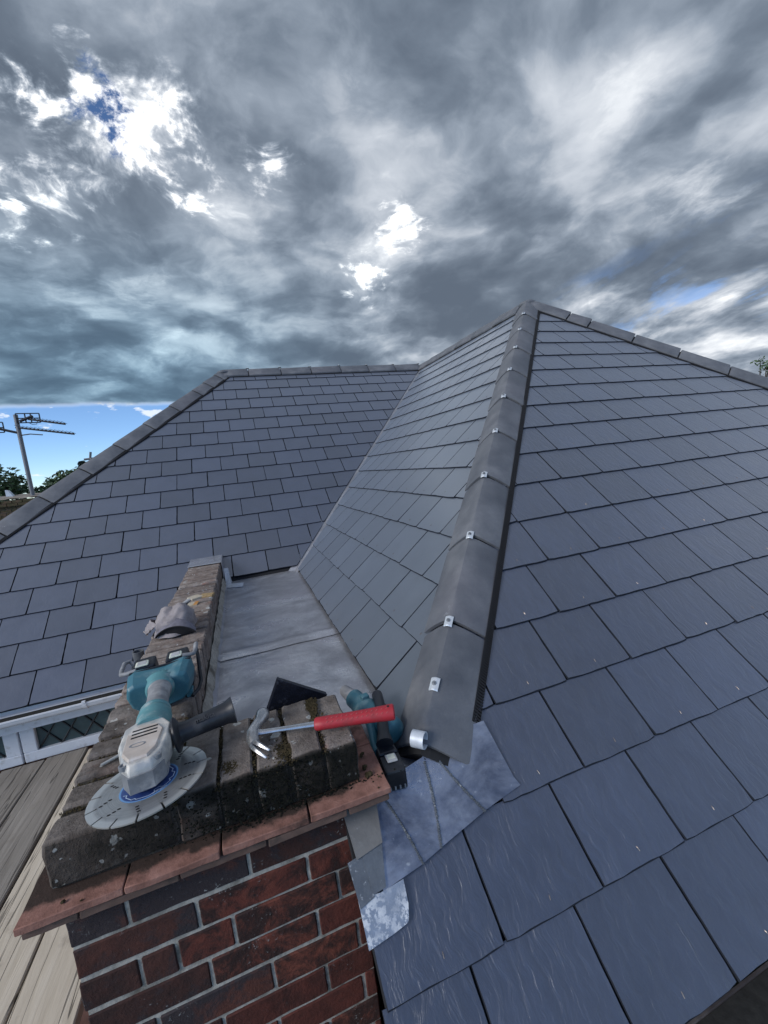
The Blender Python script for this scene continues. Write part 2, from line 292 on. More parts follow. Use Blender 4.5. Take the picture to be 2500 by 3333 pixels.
def f_wood(cols):
    def fn(g, b):
        c = oc(g); r = orand(g)
        x, y, z = g.xyz(c)
        a = g.vec(g.m('MULTIPLY', x, 26.0), g.m('MULTIPLY', y, 2.2), g.m('MULTIPLY', z, 20.0))
        n = g.noise(a, 1.0, 7.0, 0.62, 1.2, w=g.m('MULTIPLY', r, 50.0)); n2 = g.noise(c, 10.0, 6.0, 0.65)
        col = g.ramp(g.m('ADD', n, g.m('MULTIPLY', g.m('SUBTRACT', r, 0.5), 0.1)), cols)
        col = g.mix(g.sm(n2, 0.56, 0.74, 0.0, 0.35), col, (0.20, 0.165, 0.13))
        cr = g.sm(g.m('ABSOLUTE', g.m('SUBTRACT', g.noise(g.vec(g.m('MULTIPLY', x, 15.0), g.m('MULTIPLY', y, 0.7), 0.0), 1.0, 3.0, 0.5, 0.4, w=g.m('MULTIPLY', r, 20.0)), 0.5)), 0.012, 0.003)
        col = g.mix(g.m('MULTIPLY', cr, 0.6), col, (0.035, 0.03, 0.026))
        g.put(b, 'Base Color', col); b.inputs['Roughness'].default_value = 0.85; b.inputs['Specular IOR Level'].default_value = 0.2
        bump(g, b, g.m('SUBTRACT', n, g.m('MULTIPLY', cr, 0.8)), 0.6, 0.004)
    return fn
M['board_grey'] = mat('weathered_board', f_wood([(0.22, (0.17, 0.15, 0.13)), (0.5, (0.265, 0.24, 0.21)), (0.78, (0.37, 0.335, 0.295))]))
M['board_pale'] = mat('pale_board', f_wood([(0.22, (0.50, 0.43, 0.33)), (0.5, (0.63, 0.55, 0.44)), (0.80, (0.73, 0.66, 0.55))]))
M['teal'] = simple('teal_plastic', (0.044, 0.155, 0.200), 0.42, 0.0, 0.1, 30.0, dirt=(0.22, 0.33, 0.35), dscale=16.0, dlo=0.50, dhi=0.78)
M['teal_dusty'] = simple('dusty_teal_plastic', (0.10, 0.26, 0.28), 0.55, 0.0, 0.12, 40.0, dirt=(0.36, 0.42, 0.42), dscale=22.0)
M['grey_plastic'] = simple('dusty_grey_plastic', (0.24, 0.24, 0.25), 0.6, 0.0, 0.15, 40.0, dirt=(0.40, 0.40, 0.40), dscale=20.0)
M['alloy'] = simple('cast_alloy', (0.55, 0.54, 0.52), 0.42, 0.35, 0.15, 30.0, 0.0015, dirt=(0.72, 0.68, 0.62), dscale=24.0, dlo=0.45, dhi=0.6)
M['alloy_plate'] = simple('warm_plate', (0.62, 0.53, 0.46), 0.5, 0.25, 0.12, 30.0, dirt=(0.74, 0.70, 0.66), dscale=20.0)
M['alloy_dark'] = simple('worn_alloy', (0.27, 0.28, 0.30), 0.45, 0.4, 0.2, 40.0, 0.001, dirt=(0.45, 0.45, 0.45), dscale=22.0)
M['lettering'] = simple('moulded_lettering', (0.05, 0.052, 0.058), 0.5)
M['black_plastic'] = simple('black_plastic', (0.014, 0.016, 0.022), 0.40, 0.0, 0.2, 30.0, dirt=(0.045, 0.048, 0.056), dscale=18.0, dlo=0.50, dhi=0.75)
M['black_rubber'] = simple('black_rubber', (0.013, 0.014, 0.017), 0.6, dirt=(0.06, 0.06, 0.062), dscale=20.0)
M['cream'] = simple('cream_button', (0.66, 0.67, 0.56), 0.5, 0.0, 0.08, 80.0, dirt=(0.45, 0.47, 0.42), dscale=60.0)
def f_disc(g, b):
    c = oc(g); x, y, z = g.xyz(c)
    r = g.m('SQRT', g.m('ADD', g.m('MULTIPLY', x, x), g.m('MULTIPLY', y, y)))
    n = g.noise(g.vec(g.m('MULTIPLY', r, 420.0), 0.0, 0.0), 1.0, 4.0, 0.6); n2 = g.noise(c, 26.0, 6.0, 0.6, 1.0)
    col = g.mix(g.lin(n, 0.3, 0.7), (0.30, 0.30, 0.30), (0.50, 0.50, 0.495))
    col = g.mix(g.sm(n2, 0.52, 0.70, 0.0, 0.5), col, (0.26, 0.255, 0.25))
    col = g.mix(g.sm(r, 0.088, 0.096, 0.0, 0.7), col, (0.70, 0.70, 0.68))
    g.put(b, 'Base Color', col); b.inputs['Metallic'].default_value = 0.7; g.put(b, 'Roughness', g.lin(n2, 0.3, 0.7, 0.28, 0.46)); bump(g, b, n, 0.25, 0.0006)
M['disc'] = mat('diamond_disc_steel', f_disc)
def f_dlab(g, b):
    c = oc(g); x, y, z = g.xyz(c)
    r = g.m('SQRT', g.m('ADD', g.m('MULTIPLY', x, x), g.m('MULTIPLY', y, y)))
    n = g.noise(c, 50.0, 5.0, 0.6)
    col = g.mix(g.sm(n, 0.4, 0.7), (0.018, 0.045, 0.19), (0.045, 0.09, 0.26))
    col = g.mix(g.sm(r, 0.0475, 0.050), col, (0.16, 0.34, 0.62)); g.put(b, 'Base Color', col); b.inputs['Roughness'].default_value = 0.4
M['disc_label'] = mat('blue_disc_label', f_dlab)
M['white_ink'] = simple('white_ink', (0.55, 0.68, 0.85), 0.5)
M['hole'] = simple('dark_hole', (0.010, 0.010, 0.011), 0.9)
M['steel'] = simple('forged_steel', (0.52, 0.52, 0.53), 0.27, 0.85, 0.15, 40.0, 0.0008, dirt=(0.35, 0.34, 0.33), dscale=25.0, dlo=0.55, dhi=0.75)
M['red_grip'] = simple('red_rubber', (0.40, 0.022, 0.034), 0.48, 0.0, 0.10, 30.0, dirt=(0.23, 0.03, 0.034), dscale=16.0, dlo=0.52, dhi=0.78)
M['fabric'] = simple('grey_cap_cloth', (0.32, 0.285, 0.285), 0.95, 0.0, 0.15, 45.0, 0.0015, spec=0.1, dirt=(0.22, 0.20, 0.21), dscale=13.0)
M['fabric_dark'] = simple('dark_cap_cloth', (0.19, 0.178, 0.205), 0.95, 0.0, 0.2, 60.0, 0.001, spec=0.1)
M['peak_shade'] = simple('peak_shade_cloth', (0.022, 0.021, 0.024), 0.95)
M['paint_white'] = simple('worn_white', (0.46, 0.46, 0.46), 0.6, dirt=(0.3, 0.29, 0.28))
M['card'] = simple('cream_card', (0.50, 0.44, 0.34), 0.7, 0.0, 0.1, 30.0, dirt=(0.36, 0.28, 0.18), dscale=14.0)
M['bristle'] = simple('tan_bristle', (0.36, 0.25, 0.12), 0.8, 0.0, 0.3, 90.0)
M['orange'] = simple('orange_card', (0.52, 0.24, 0.06), 0.6)
M['offcut'] = simple('wet_black_slate', (0.010, 0.012, 0.020), 0.22, 0.0, 0.3, 40.0, 0.001, dirt=(0.045, 0.052, 0.075), dscale=22.0, dlo=0.56, dhi=0.7)
M['pipe'] = simple('grey_pipe', (0.10, 0.105, 0.115), 0.5, dirt=(0.2, 0.2, 0.21))
M['mast'] = simple('aluminium_mast', (0.20, 0.20, 0.21), 0.5, 0.3)
M['aerial'] = simple('aerial_black', (0.035, 0.037, 0.042), 0.5)
M['far_brick'] = brick_mat('far_brick', ((0.055, 0.040, 0.026), (0.105, 0.070, 0.045), (0.17, 0.115, 0.075)), (0.060, 0.058, 0.026), 0.44, 0.4)
M['render_cap'] = simple('mortar_cap', (0.23, 0.20, 0.17), 0.95, 0.0, 0.3, 8.0, 0.01)
M['pot'] = simple('pale_pot', (0.55, 0.60, 0.66), 0.6)
def f_leaf(cols):
    def fn(g, b):
        c = g.n('ShaderNodeNewGeometry').outputs['Position']; isl = g.n('ShaderNodeNewGeometry').outputs['Random Per Island']
        n = g.noise(c, 1.4, 3.0, 0.5)
        col = g.ramp(g.m('ADD', g.m('MULTIPLY', n, 0.6), g.m('MULTIPLY', isl, 0.4)), cols)
        g.put(b, 'Base Color', col); b.inputs['Roughness'].default_value = 0.6
        b.inputs['Transmission Weight'].default_value = 0.0
    return fn
M['leaf'] = mat('leaf_mid', f_leaf([(0.3, (0.022, 0.042, 0.016)), (0.5, (0.05, 0.09, 0.03)), (0.75, (0.10, 0.155, 0.055))]))
M['leaf_dark'] = mat('leaf_dark', f_leaf([(0.3, (0.010, 0.022, 0.014)), (0.55, (0.02, 0.042, 0.022)), (0.8, (0.04, 0.07, 0.03))]))
M['bark'] = simple('bark', (0.075, 0.06, 0.045), 0.9, 0.0, 0.3, 6.0, 0.02)
M['ground'] = simple('garden_ground', (0.045, 0.055, 0.030), 0.95, 0.0, 0.5, 0.6, 0.05, dirt=(0.10, 0.09, 0.07), dscale=0.25)
M['wall_render'] = simple('house_wall', (0.16, 0.075, 0.055), 0.9, 0.0, 0.25, 9.0, 0.004)

# ------------------------------------------------------------------ mesh helpers
class MB:
    def __init__(s): s.v = []; s.f = []
    def add(s, vs, fs):
        k = len(s.v); s.v += [Vector(p) for p in vs]; s.f += [tuple(i + k for i in f) for f in fs]; return s
    def box(s, lo, hi):
        a, b, c = lo; d, e, f = hi
        return s.add([(a,b,c),(d,b,c),(d,e,c),(a,e,c),(a,b,f),(d,b,f),(d,e,f),(a,e,f)],
                     [(0,3,2,1),(4,5,6,7),(0,1,5,4),(1,2,6,5),(2,3,7,6),(3,0,4,7)])
    def hexa(s, p): return s.add(p, [(0,3,2,1),(4,5,6,7),(0,1,5,4),(1,2,6,5),(2,3,7,6),(3,0,4,7)])
    def loft(s, rings, cap=True, closed=True):
        n = len(rings[0]); vs = [p for r in rings for p in r]; fs = []
        for i in range(len(rings) - 1):
            for j in range(n if closed else n - 1):
                k = (j + 1) % n; fs.append((i*n + j, i*n + k, (i+1)*n + k, (i+1)*n + j))
        if cap: fs.append(tuple(range(n))[::-1]); fs.append(tuple((len(rings)-1)*n + j for j in range(n)))
        return s.add(vs, fs)
    def tube(s, path, r, seg=8, cap=True, flat=1.0):
        P = [Vector(p) for p in path]; rings = []; up = None
        for i, p in enumerate(P):
            t = (P[min(i+1, len(P)-1)] - P[max(i-1, 0)]).normalized()
            if up is None: up = t.orthogonal().normalized() if abs(t.z) > 0.9 else Vector((0, 0, 1))
            a = t.cross(up)
            if a.length < 1e-5: a = t.orthogonal()
            a.normalize(); b = a.cross(t).normalized(); up = b
            rr = r[i] if isinstance(r, (list, tuple)) else r
            rings.append([p + a * (rr * math.cos(q)) + b * (rr * flat * math.sin(q)) for q in [2*math.pi*j/seg for j in range(seg)]])
        return s.loft(rings, cap)
    def lathe(s, p0, p1, prof, seg=20, cap=True):
        p0 = Vector(p0); p1 = Vector(p1); t = (p1 - p0); L = t.length; t.normalize()
        a = t.orthogonal().normalized(); b = t.cross(a)
        return s.loft([[p0 + t*(q*L) + (a*math.cos(w) + b*math.sin(w))*r for w in [2*math.pi*j/seg for j in range(seg)]] for q, r in prof], cap)
    def prism(s, poly, z0, z1, inset=0.0):
        n = len(poly); c = sum((Vector(p) for p in poly), Vector((0, 0))) / n
        def ring(z, k): return [Vector((*(Vector(p) + (c - Vector(p)).normalized() * k), z)) for p in poly]
        if inset: return s.loft([ring(z0, 0), ring(z1 - inset, 0), ring(z1, inset)])
        return s.loft([ring(z0, 0), ring(z1, 0)])
    def grid(s, fn, nu, nv):
        vs = [fn(i/nu, j/nv) for j in range(nv+1) for i in range(nu+1)]
        return s.add(vs, [(j*(nu+1)+i, j*(nu+1)+i+1, (j+1)*(nu+1)+i+1, (j+1)*(nu+1)+i) for j in range(nv) for i in range(nu)])
    def blob(s, c, r, seed=0, sub=2, amp=0.3, sq=(1, 1, 1)):
        bm = bmesh.new(); bmesh.ops.create_icosphere(bm, subdivisions=sub, radius=1.0)
        vs = []
        for v in bm.verts:
            k = 1 + amp * mnoise.noise(v.co * 1.9 + Vector((seed * 3.1, seed, 0)))
            vs.append(Vector(c) + Vector((v.co.x*sq[0], v.co.y*sq[1], v.co.z*sq[2])) * (r * k))
        fs = [tuple(v.index for v in f.verts) for f in bm.faces]; bm.free(); return s.add(vs, fs)

ROOT = {}; PW = {}
def wl(o):
    while o is not None:
        if o.name in ROOT: return ROOT[o.name]
        o = o.parent
    return Vector((0, 0, 0))
def obj(name, mb, m, parent=None, smooth=False, mtx=None, bevel=0.0, kind=None, seg=1):
    me = bpy.data.meshes.new(name); base = wl(parent) if parent else Vector((0, 0, 0))
    off = Vector((0, 0, 0)) if mtx is not None else base
    me.from_pydata([v - off for v in mb.v], [], mb.f); me.update()
    if mtx is None or True:
        bm = bmesh.new(); bm.from_mesh(me); bmesh.ops.recalc_face_normals(bm, faces=bm.faces); bm.to_mesh(me); bm.free()
    if smooth:
        me.polygons.foreach_set('use_smooth', [True] * len(me.polygons))
        try: me.set_sharp_from_angle(angle=math.radians(38))
        except Exception: pass
    me.materials.append(m); o = bpy.data.objects.new(name, me); COL.objects.link(o)
    if parent: o.parent = parent
    if mtx is not None:
        o.matrix_basis = (PW[parent.name].inverted() if parent and parent.name in PW else Matrix.Translation(-base)) @ mtx; PW[o.name] = mtx
    if bevel:
        bv = o.modifiers.new('bevel', 'BEVEL'); bv.width = bevel; bv.segments = seg; bv.limit_method = 'ANGLE'; bv.angle_limit = math.radians(35)
    if kind: o['kind'] = kind
    return o
def tag(o, label, cat, group=None, kind=None):
    o['label'] = label; o['category'] = cat
    if group: o['group'] = group
    if kind: o['kind'] = kind
    return o
def thing(name, loc, label, cat, group=None):
    o = bpy.data.objects.new(name, None); COL.objects.link(o); o.location = loc; o.empty_display_size = 0.1
    ROOT[o.name] = Vector(loc); return tag(o, label, cat, group)
def solo(name, mb, m, loc, label, cat, group=None, **kw):
    me_v = [v - Vector(loc) for v in mb.v]; mb.v = me_v
    o = obj(name, mb, m, None, **kw); o.location = loc; ROOT[o.name] = Vector(loc); return tag(o, label, cat, group)
def rough_box(lo, hi, rnd=0.006, amp=0.0022, cuts=3, seed=None):
    """a weathered block: rounded arrises, uneven faces"""
    seed = random.random() * 100 if seed is None else seed
    lo = Vector(lo); hi = Vector(hi); d = hi - lo; mb = MB()
    bm = bmesh.new(); bmesh.ops.create_cube(bm, size=1.0)
    for v in bm.verts: v.co = Vector((v.co.x * d.x, v.co.y * d.y, v.co.z * d.z))
    bmesh.ops.bevel(bm, geom=bm.edges[:], offset=rnd, segments=1, affect='EDGES')
    if cuts:
        el = [e for e in bm.edges if e.calc_length() > min(d) * 0.6]
        bmesh.ops.subdivide_edges(bm, edges=el, cuts=cuts, use_grid_fill=True)
    for v in bm.verts:
        p = v.co * 28.0 + Vector((seed, seed * 1.7, -seed)); q = v.co * 90.0 + Vector((seed, -seed, seed))
        v.co += mnoise.noise_vector(p) * amp + mnoise.noise_vector(q) * amp * 0.45
    bm.verts.index_update()
    mb.add([v.co + (lo + hi) / 2 for v in bm.verts], [tuple(v.index for v in f.verts) for f in bm.faces]); bm.free(); return mb

# ------------------------------------------------------------------ survey of the roof (metres, eye at origin)
T = 0.849; XB = 0.327; YA = 3.171; ZF = -0.755; ZR = 1.259; XR = 2.6977; YR = 5.542; YP = 3.245; XQ = 0.009
CO = 1 / math.sqrt(1 + T*T); SI = T * CO
ZE = -1.131                                   # outer eaves
YE = YA + (ZE - ZF) / T; XE = XQ - (YR - YE)  # front eave line and left eave line
def zA(y): return ZF + (y - YA) * T
def zC(y): return ZR - (YP - y) * T
def zB(x): return ZF + (x - XB) * T
FR = {  # origin + (u, v, n) axes of each slope; v runs uphill, w = distance uphill from the origin
 'A': (Vector((0, 0, zA(0))), Vector((1, 0, 0)), Vector((0, CO, SI)), Vector((0, -SI, CO))),
 'C': (Vector((0, 0, zC(0))), Vector((1, 0, 0)), Vector((0, CO, SI)), Vector((0, -SI, CO))),
 'B': (Vector((0, 0, zB(0))), Vector((0, -1, 0)), Vector((CO, 0, SI)), Vector((-SI, 0, CO)))}
def on(sl, u, w, h=0.0):
    o, a, b, n = FR[sl]; return o + a*u + b*w + n*h
def frame(sl, u, w):
    o, a, b, n = FR[sl]; p = on(sl, u, w)
    return Matrix(((a.x, b.x, n.x, p.x), (a.y, b.y, n.y, p.y), (a.z, b.z, n.z, p.z), (0, 0, 0, 1)))
def project(p):
    z = p.dot(R2)
    if z < 0.05: return None
    return Vector((1250 + 1336.5 * p.dot(R0) / z, 1666.5 + 1336.5 * p.dot(R1) / z, z))

# ------------------------------------------------------------------ ground
gm = MB().grid(lambda a, b: Vector(((a - .5) * 900, (b - .5) * 900, GZ)), 4, 4)
go = obj('ground', gm, M['ground']); go['kind'] = 'structure'

# ------------------------------------------------------------------ the house
house = thing('house', (0.0, 4.0, GZ), 'hipped house roof of new blue grey slates with valley, hips and flat lead bay', 'house')
w = MB()
w.box((XE + 0.13, 2.86, GZ), (-0.425, 2.98, -1.545)).box((XE + 0.13, 2.98, GZ), (0.45, 8.2, -1.15)).box((0.45, 1.3, GZ), (4.9, 8.2, -1.15)).box((0.2, 0.62, GZ), (5.3, 1.3, -1.15))
obj('wall', w, M['wall_render'], house)
# backing of every slope, the hidden ones included
def plane_poly(sl, pts, h=-0.004, th=0.03):
    mb = MB(); n = len(pts)
    mb.add([on(sl, u, ww, h) for u, ww in pts] + [on(sl, u, ww, h - th) for u, ww in pts],
           [tuple(range(n)), tuple(range(n, 2*n))[::-1]] + [(i, (i+1) % n, n + (i+1) % n, n + i) for i in range(n)])
    return mb
slA = obj('roof_slope', plane_poly('A', [(XE, YE/CO), (-0.42, YE/CO), (-0.42, 3.36/CO), (-0.20, 3.36/CO), (-0.20, (YA - 0.02)/CO), (XB, YA/CO), (XR, YR/CO), (XQ, YR/CO)]), M['underlay'], house)
slB = obj('roof_slope', plane_poly('B', [(-YA, XB/CO), (-(YP - (XR - XB)), XB/CO), (-YP, XR/CO), (-YR, XR/CO)]), M['underlay'], house)
CE = 0.470
slC = obj('roof_slope', plane_poly('C', [(0.115, CE/CO), (XR + YP - CE, CE/CO), (XR, YP/CO), (0.33, 0.872/CO), (0.115, 0.872/CO)]), M['underlay'], house)
XRE = XR + (ZR - ZE) / T
mb = MB().add([(XR, YP, ZR), (XRE, YP - (ZR - ZE)/T, ZE), (XRE, YR + (ZR - ZE)/T, ZE), (XR, YR, ZR)], [(0, 1, 2, 3)])
mb.add([(XQ, YR, ZR), (XR, YR, ZR), (XRE, YR + (ZR - ZE)/T, ZE), (XE, YR + (YR - YE), ZE)], [(0, 1, 2, 3)])
mb.add([(XQ, YR, ZR), (XE, YR + (YR - YE), ZE), (XE, YE, ZE)], [(0, 1, 2)])
obj('roof_slope', mb, M['slate'], house)

# slates, laid course by course and cut to the hips and the valley
def clip(poly, a, b, c):
    out = []
    for i in range(len(poly)):
        p, q = poly[i], poly[(i+1) % len(poly)]
        fp = a*p[0] + b*p[1] - c; fq = a*q[0] + b*q[1] - c
        if fp <= 0: out.append(p)
        if (fp < 0 < fq) or (fq < 0 < fp):
            t = fp / (fp - fq); out.append((p[0] + (q[0]-p[0])*t, p[1] + (q[1]-p[1])*t))
    return out
def area(p): return abs(sum(p[i][0]*p[(i+1) % len(p)][1] - p[(i+1) % len(p)][0]*p[i][1] for i in range(len(p)))) / 2
SLATES = []; PINS = {'A': MB(), 'B': MB(), 'C': MB()}
def lay(sl, w0, gauge, wmax, u0, umin, umax, cuts, pins, skip=None, ph={}):
    k = 0
    while w0 + k*gauge < wmax - 0.01:
        wl_ = w0 + k*gauge; i0 = math.floor((umin - u0) / 0.252) - 1; off = 0.126 if k % 2 else 0.0
        for i in range(i0, i0 + int((umax - umin) / 0.252) + 4):
            ua = (ph[k] if k in ph else u0 + off) + i*0.252 + random.uniform(-.0012, .0012); ub = ua + 0.2474
            j = lambda s=0.0009: random.uniform(-s, s)
            dv = random.uniform(-.0016, .0016); L = 0.2085; sk = random.uniform(-.0012, .0012)
            nb = 9; poly = []
            for q in range(nb + 1):
                uu = ua + (ub - ua)*q/nb; e = 0.0018 if q in (0, nb) and random.random() < .6 else 0.0
                poly.append((uu + (0.002 if q == 0 and e else -0.002 if q == nb and e else 0), wl_ + dv + sk*(q/nb - .5)*2 + j() + e*1.2))
            for q in range(1, 7): poly.append((ub + j(.0006), wl_ + dv + L*q/7))
            poly += [(ub, wl_ + dv + L), (ua, wl_ + dv + L)]
            for q in range(6, 0, -1): poly.append((ua + j(.0006), wl_ + dv + L*q/7))
            cl = [(-1, 0, -umin), (1, 0, umax), (0, 1, wmax)] + (cuts(k, wl_) if callable(cuts) else cuts)
            for c in cl:
                poly = clip(poly, *c)
                if len(poly) < 3: break
            if len(poly) < 3 or area(poly) < 0.0012: continue
            if skip and skip(k, sum(p[0] for p in poly)/len(poly)): continue
            SLATES.append((sl, wl_ + dv, poly, random.uniform(0, .0011), random.uniform(-.0012, .0012)))
            uc = (ua + ub)/2
            if pins and random.random() < .65 and any(p[1] < wl_ + .02 and p[0] < uc for p in poly) and any(p[1] < wl_ + .02 and p[0] > uc for p in poly):
                a = random.uniform(-.3, .3)
                PINS[sl].tube([on(sl, uc + a*.004, wl_ + .036, .0118), on(sl, uc, wl_ + .031, .0142), on(sl, uc - a*.004, wl_ + .025, .0138)], .0010, 5)
        k += 1
q2 = 1 / CO
# slope A: left hip x >= XQ-(YR-y), valley x <= XR-(YR-y)
hipA = (-1, CO, -(XQ - YR) - 0.0); valA = (1, -CO, (XR - YR) - 0.012)
def cutsA(k, wl_):
    c = [hipA, valA]
    if k < 3: c.append((1, 0, -0.424))
    return c
lay('A', 3.562, 0.206, YR/CO - .02, -0.764, XE, XR, cutsA, False)
# slope B: u = -y ; hip y >= YP-(XR-x), valley y <= YA+(x-XB)
lay('B', XB/CO + 0.006, 0.2045, XR/CO - .02, -1.2205, -YR, -0.9, [(1, CO, XR - YP), (-1, -CO, YA - XB - 0.085)], True)
# slope C: hips both sides, lead saddle at the lower left
def cutsC(k, wl_):
    c = [(-1, CO, -(XR - YP)), (1, CO, XR + YP)]
    if k < 2: c = [(-1, 0, -0.105), (1, CO, XR + YP), (0, 1, 0.80/CO)]
    elif k == 2: c.append((-1, 0, -0.4815))
    return c
lay('C', 0.602, 0.2037, YP/CO - .02, 0.789, 0.1, XR + YP - CE, cutsC, True, None, {0: .789, 1: .617, 2: .728, 3: .578, 4: .70, 5: .80})
def slate_score(s):
    sl, wl_, poly, *_ = s
    P = [project(on(sl, *p)) for p in poly]
    if any(p is None for p in P): return 0
    cx = sum(p.x for p in P)/len(P); cy = sum(p.y for p in P)/len(P)
    if not (-40 < cx < 2540 and -40 < cy < 3373): return 1e-3
    c = on(sl, *poly[0])
    if c.normalized().dot(FR[sl][3]) > 0: return 1e-3
    if sl == 'A' and cx > 1000 and cy > 1840: return 1e-3
    return area([(p.x, p.y) for p in P])
order = sorted(range(len(SLATES)), key=lambda i: -slate_score(SLATES[i]))
single = set(order[:298]); rest = {'A': MB(), 'B': MB(), 'C': MB()}
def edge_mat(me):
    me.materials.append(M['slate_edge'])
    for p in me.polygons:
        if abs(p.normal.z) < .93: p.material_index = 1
SLP = {'A': slA, 'B': slB, 'C': slC}; SMAT = {'A': M['slate_flat'], 'B': M['slate_smooth_lit'], 'C': M['slate']}
for i, (sl, wl_, poly, lift, tw) in enumerate(SLATES):
    n = len(poly); cu = sum(p[0] for p in poly)/n; cw = sum(p[1] for p in poly)/n
    def top(p): return 0.0140 - 0.0070*(p[1] - wl_)/0.205 + lift*max(0, 1 - (p[1]-wl_)/.2) + tw*(p[0]-cu)*2*max(0, 1 - (p[1]-wl_)/.2)
    vt = [(p[0], p[1], top(p)) for p in poly]; vb = [(p[0], p[1], top(p) - .0064) for p in poly]
    u0_, u1_ = min(p[0] for p in poly), max(p[0] for p in poly); vc = []
    for p in poly:
        q = [p[0], p[1]]
        if p[1] < wl_ + .006: q[1] = p[1] + random.uniform(.0014, .0036)
        if p[0] < u0_ + .004: q[0] = p[0] + random.uniform(.0006, .0016)
        elif p[0] > u1_ - .004: q[0] = p[0] - random.uniform(.0006, .0016)
        vc.append((q[0], q[1], top(q)))
    vt = vc + [(a, b, c - .0042) for a, b, c in vt]
    fs = [tuple(range(n)), tuple(range(2*n, 3*n))[::-1]] + [(k*n + a, k*n + (a+1) % n, (k+1)*n + (a+1) % n, (k+1)*n + a) for k in (0, 1) for a in range(n)]
    if i in single:
        m_ = MB().add([(a - cu, b - cw, c) for a, b, c in vt + vb], fs)
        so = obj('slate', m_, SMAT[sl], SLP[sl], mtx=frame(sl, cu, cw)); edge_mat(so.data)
    else: rest[sl].add(vt + vb, fs)
for sl in 'ABC':
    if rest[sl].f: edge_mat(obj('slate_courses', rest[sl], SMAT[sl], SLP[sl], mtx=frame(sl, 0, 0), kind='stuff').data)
    if PINS[sl].f: obj('slate_rivets', PINS[sl], M['copper'], SLP[sl], kind='stuff')

# hip and ridge tiles
def run_tiles(name, p0, d, e, joints, matl, clips=True, drop=0.084, half=0.105, crest=0.042, comb=(), clipmat='clip', comb_end=.02, deep=.018):
    p0 = Vector(p0); d = Vector(d); L = d.length; d = d.normalized(); e = Vector(e).normalized(); up = d.cross(e)
    if up.z < 0: up = -up
    N = 14
    def prof(a): return crest - drop*(abs(a)/half)**1.35
    for i in range(len(joints) - 1):
        s0, s1 = joints[i] + .0055, joints[i+1] - .0055
        jit = random.uniform(-.002, .002); jz = random.uniform(0, .003)
        def pt(s, a, h, q): return p0 + d*s + e*(a + jit) + up*(prof(a) + h + jz + q)
        mb = MB(); rings = []
        for s, q, sh in ((s0, -.001, .003), (s0 + .005, -.001, 0), ((s0+s1)/2, .002, 0), (s1 - .004, .0055, 0), (s1, .0055, .003)):
            aa = [half*(2*k/N - 1) for k in range(N+1)]
            rings.append([pt(s, a, -sh, q) for a in aa] + [pt(s, a*0.97, -.017, q) for a in aa[::-1]])
        mb.loft(rings); t = obj(name, mb, matl, house, smooth=True)
        if clips:
            cm = MB(); cs = s1 + .0035 if not isinstance(clips, dict) else clips.get(i, s1)
            if i == len(joints) - 2 and isinstance(clips, float): cs = clips
            lw, ww = .019, .0085
            rr = []
            for s in (cs - lw, cs - lw + .003, cs + lw - .003, cs + lw):
                h = .0095 if abs(s - cs) < lw - .001 else .0075
                rr.append([pt(s, a, h, 0) for a in (-ww*1.5, -ww*.5, 0, ww*.5, ww*1.5)] + [pt(s, a, h - .002, 0) for a in (ww*1.5, ww*.5, 0, -ww*.5, -ww*1.5)])
            cm.loft(rr); obj('tile_clip', cm, M[clipmat], t)
            c0 = pt(cs, 0, .0095, 0); sm_ = MB().lathe(c0, c0 + up*.006, [(0, .0065), (.35, .006), (.4, .0042), (1, .0036)], 10)
            obj('clip_screw', sm_, M['screw'], t, smooth=True)
    # black roll under the tiles and the ribbed vent comb at their edges
    mb = MB(); aa = [half*1.0*(2*k/8 - 1) for k in range(9)]
    mb.loft([[p0 + d*s + e*a + up*(prof(min(half, abs(a)))*1.0 - deep) for a in aa] + [p0 + d*s + e*a*.98 + up*(prof(min(half, abs(a))) - deep - .006) for a in aa[::-1]] for s in (joints[0] + .01, joints[-1] - .012)])
    obj('hip_roll', mb, M['tile_dark'], house)
    for side, n_ in comb:
        mb = MB(); s = joints[0] + .02
        while s < joints[-1] - comb_end:
            ea = e*side
            def q(a, h, ss): return p0 + d*ss + ea*a - Vector((0, 0, 1))*(a*T/math.sqrt(2)) + n_*h
            for (hh, s0, s1) in ((.022, s, s + .0046), (.013, s + .0046, s + .0084)):
                mb.hexa([q(half*.84, .010, s0), q(half + .005, .010, s0), q(half + .005, .010, s1), q(half*.84, .010, s1),
                         q(half*.84, .022, s0), q(half + .004, hh*.8, s0), q(half + .004, hh*.8, s1), q(half*.84, .022, s1)])
            s += .0084
        obj('vent_comb', mb, M['comb'], house)
r2 = math.sqrt(2)
nB = FR['B'][3]; nC = FR['C'][3]; nA = FR['A'][3]
Jh = [0.03] + [3.517 - .388*k for k in range(8, 0, -1)] + [3.517, 3.885]
Jh[1] = 0.415
run_tiles('hip_tile', (XR, YP, ZR), (-1, -1, -T), (1, -1, 0), Jh, M['tile'], clips={**{i: Jh[i+1] + .0 for i in range(8)}, 8: 3.52, 9: 3.727}, comb=((1, nC),), comb_end=.145, deep=.026)
Jl = [0.02, .168, .363] + [.363 + .389*k + .195*0 for k in range(1, 10)]
run_tiles('hip_tile', (XQ, YR, ZR), (-1, -1, -T), (1, -1, 0), [0.02, .15, .363, .568, .947, 1.33, 1.72, 2.107, 2.50, 2.885, 3.27, 3.66, 4.05], M['tile'], clips=False, comb=((1, nA),), half=.115)
run_tiles('hip_tile', (XR, YP, ZR), (1, -1, -T), (1, 1, 0), [0.03, .392, .58, .952, 1.313, 1.682, 2.07, 2.458, 2.846, 3.234, 3.62], M['tile'], clips=False, comb=((-1, nC),), half=.115, crest=.05)
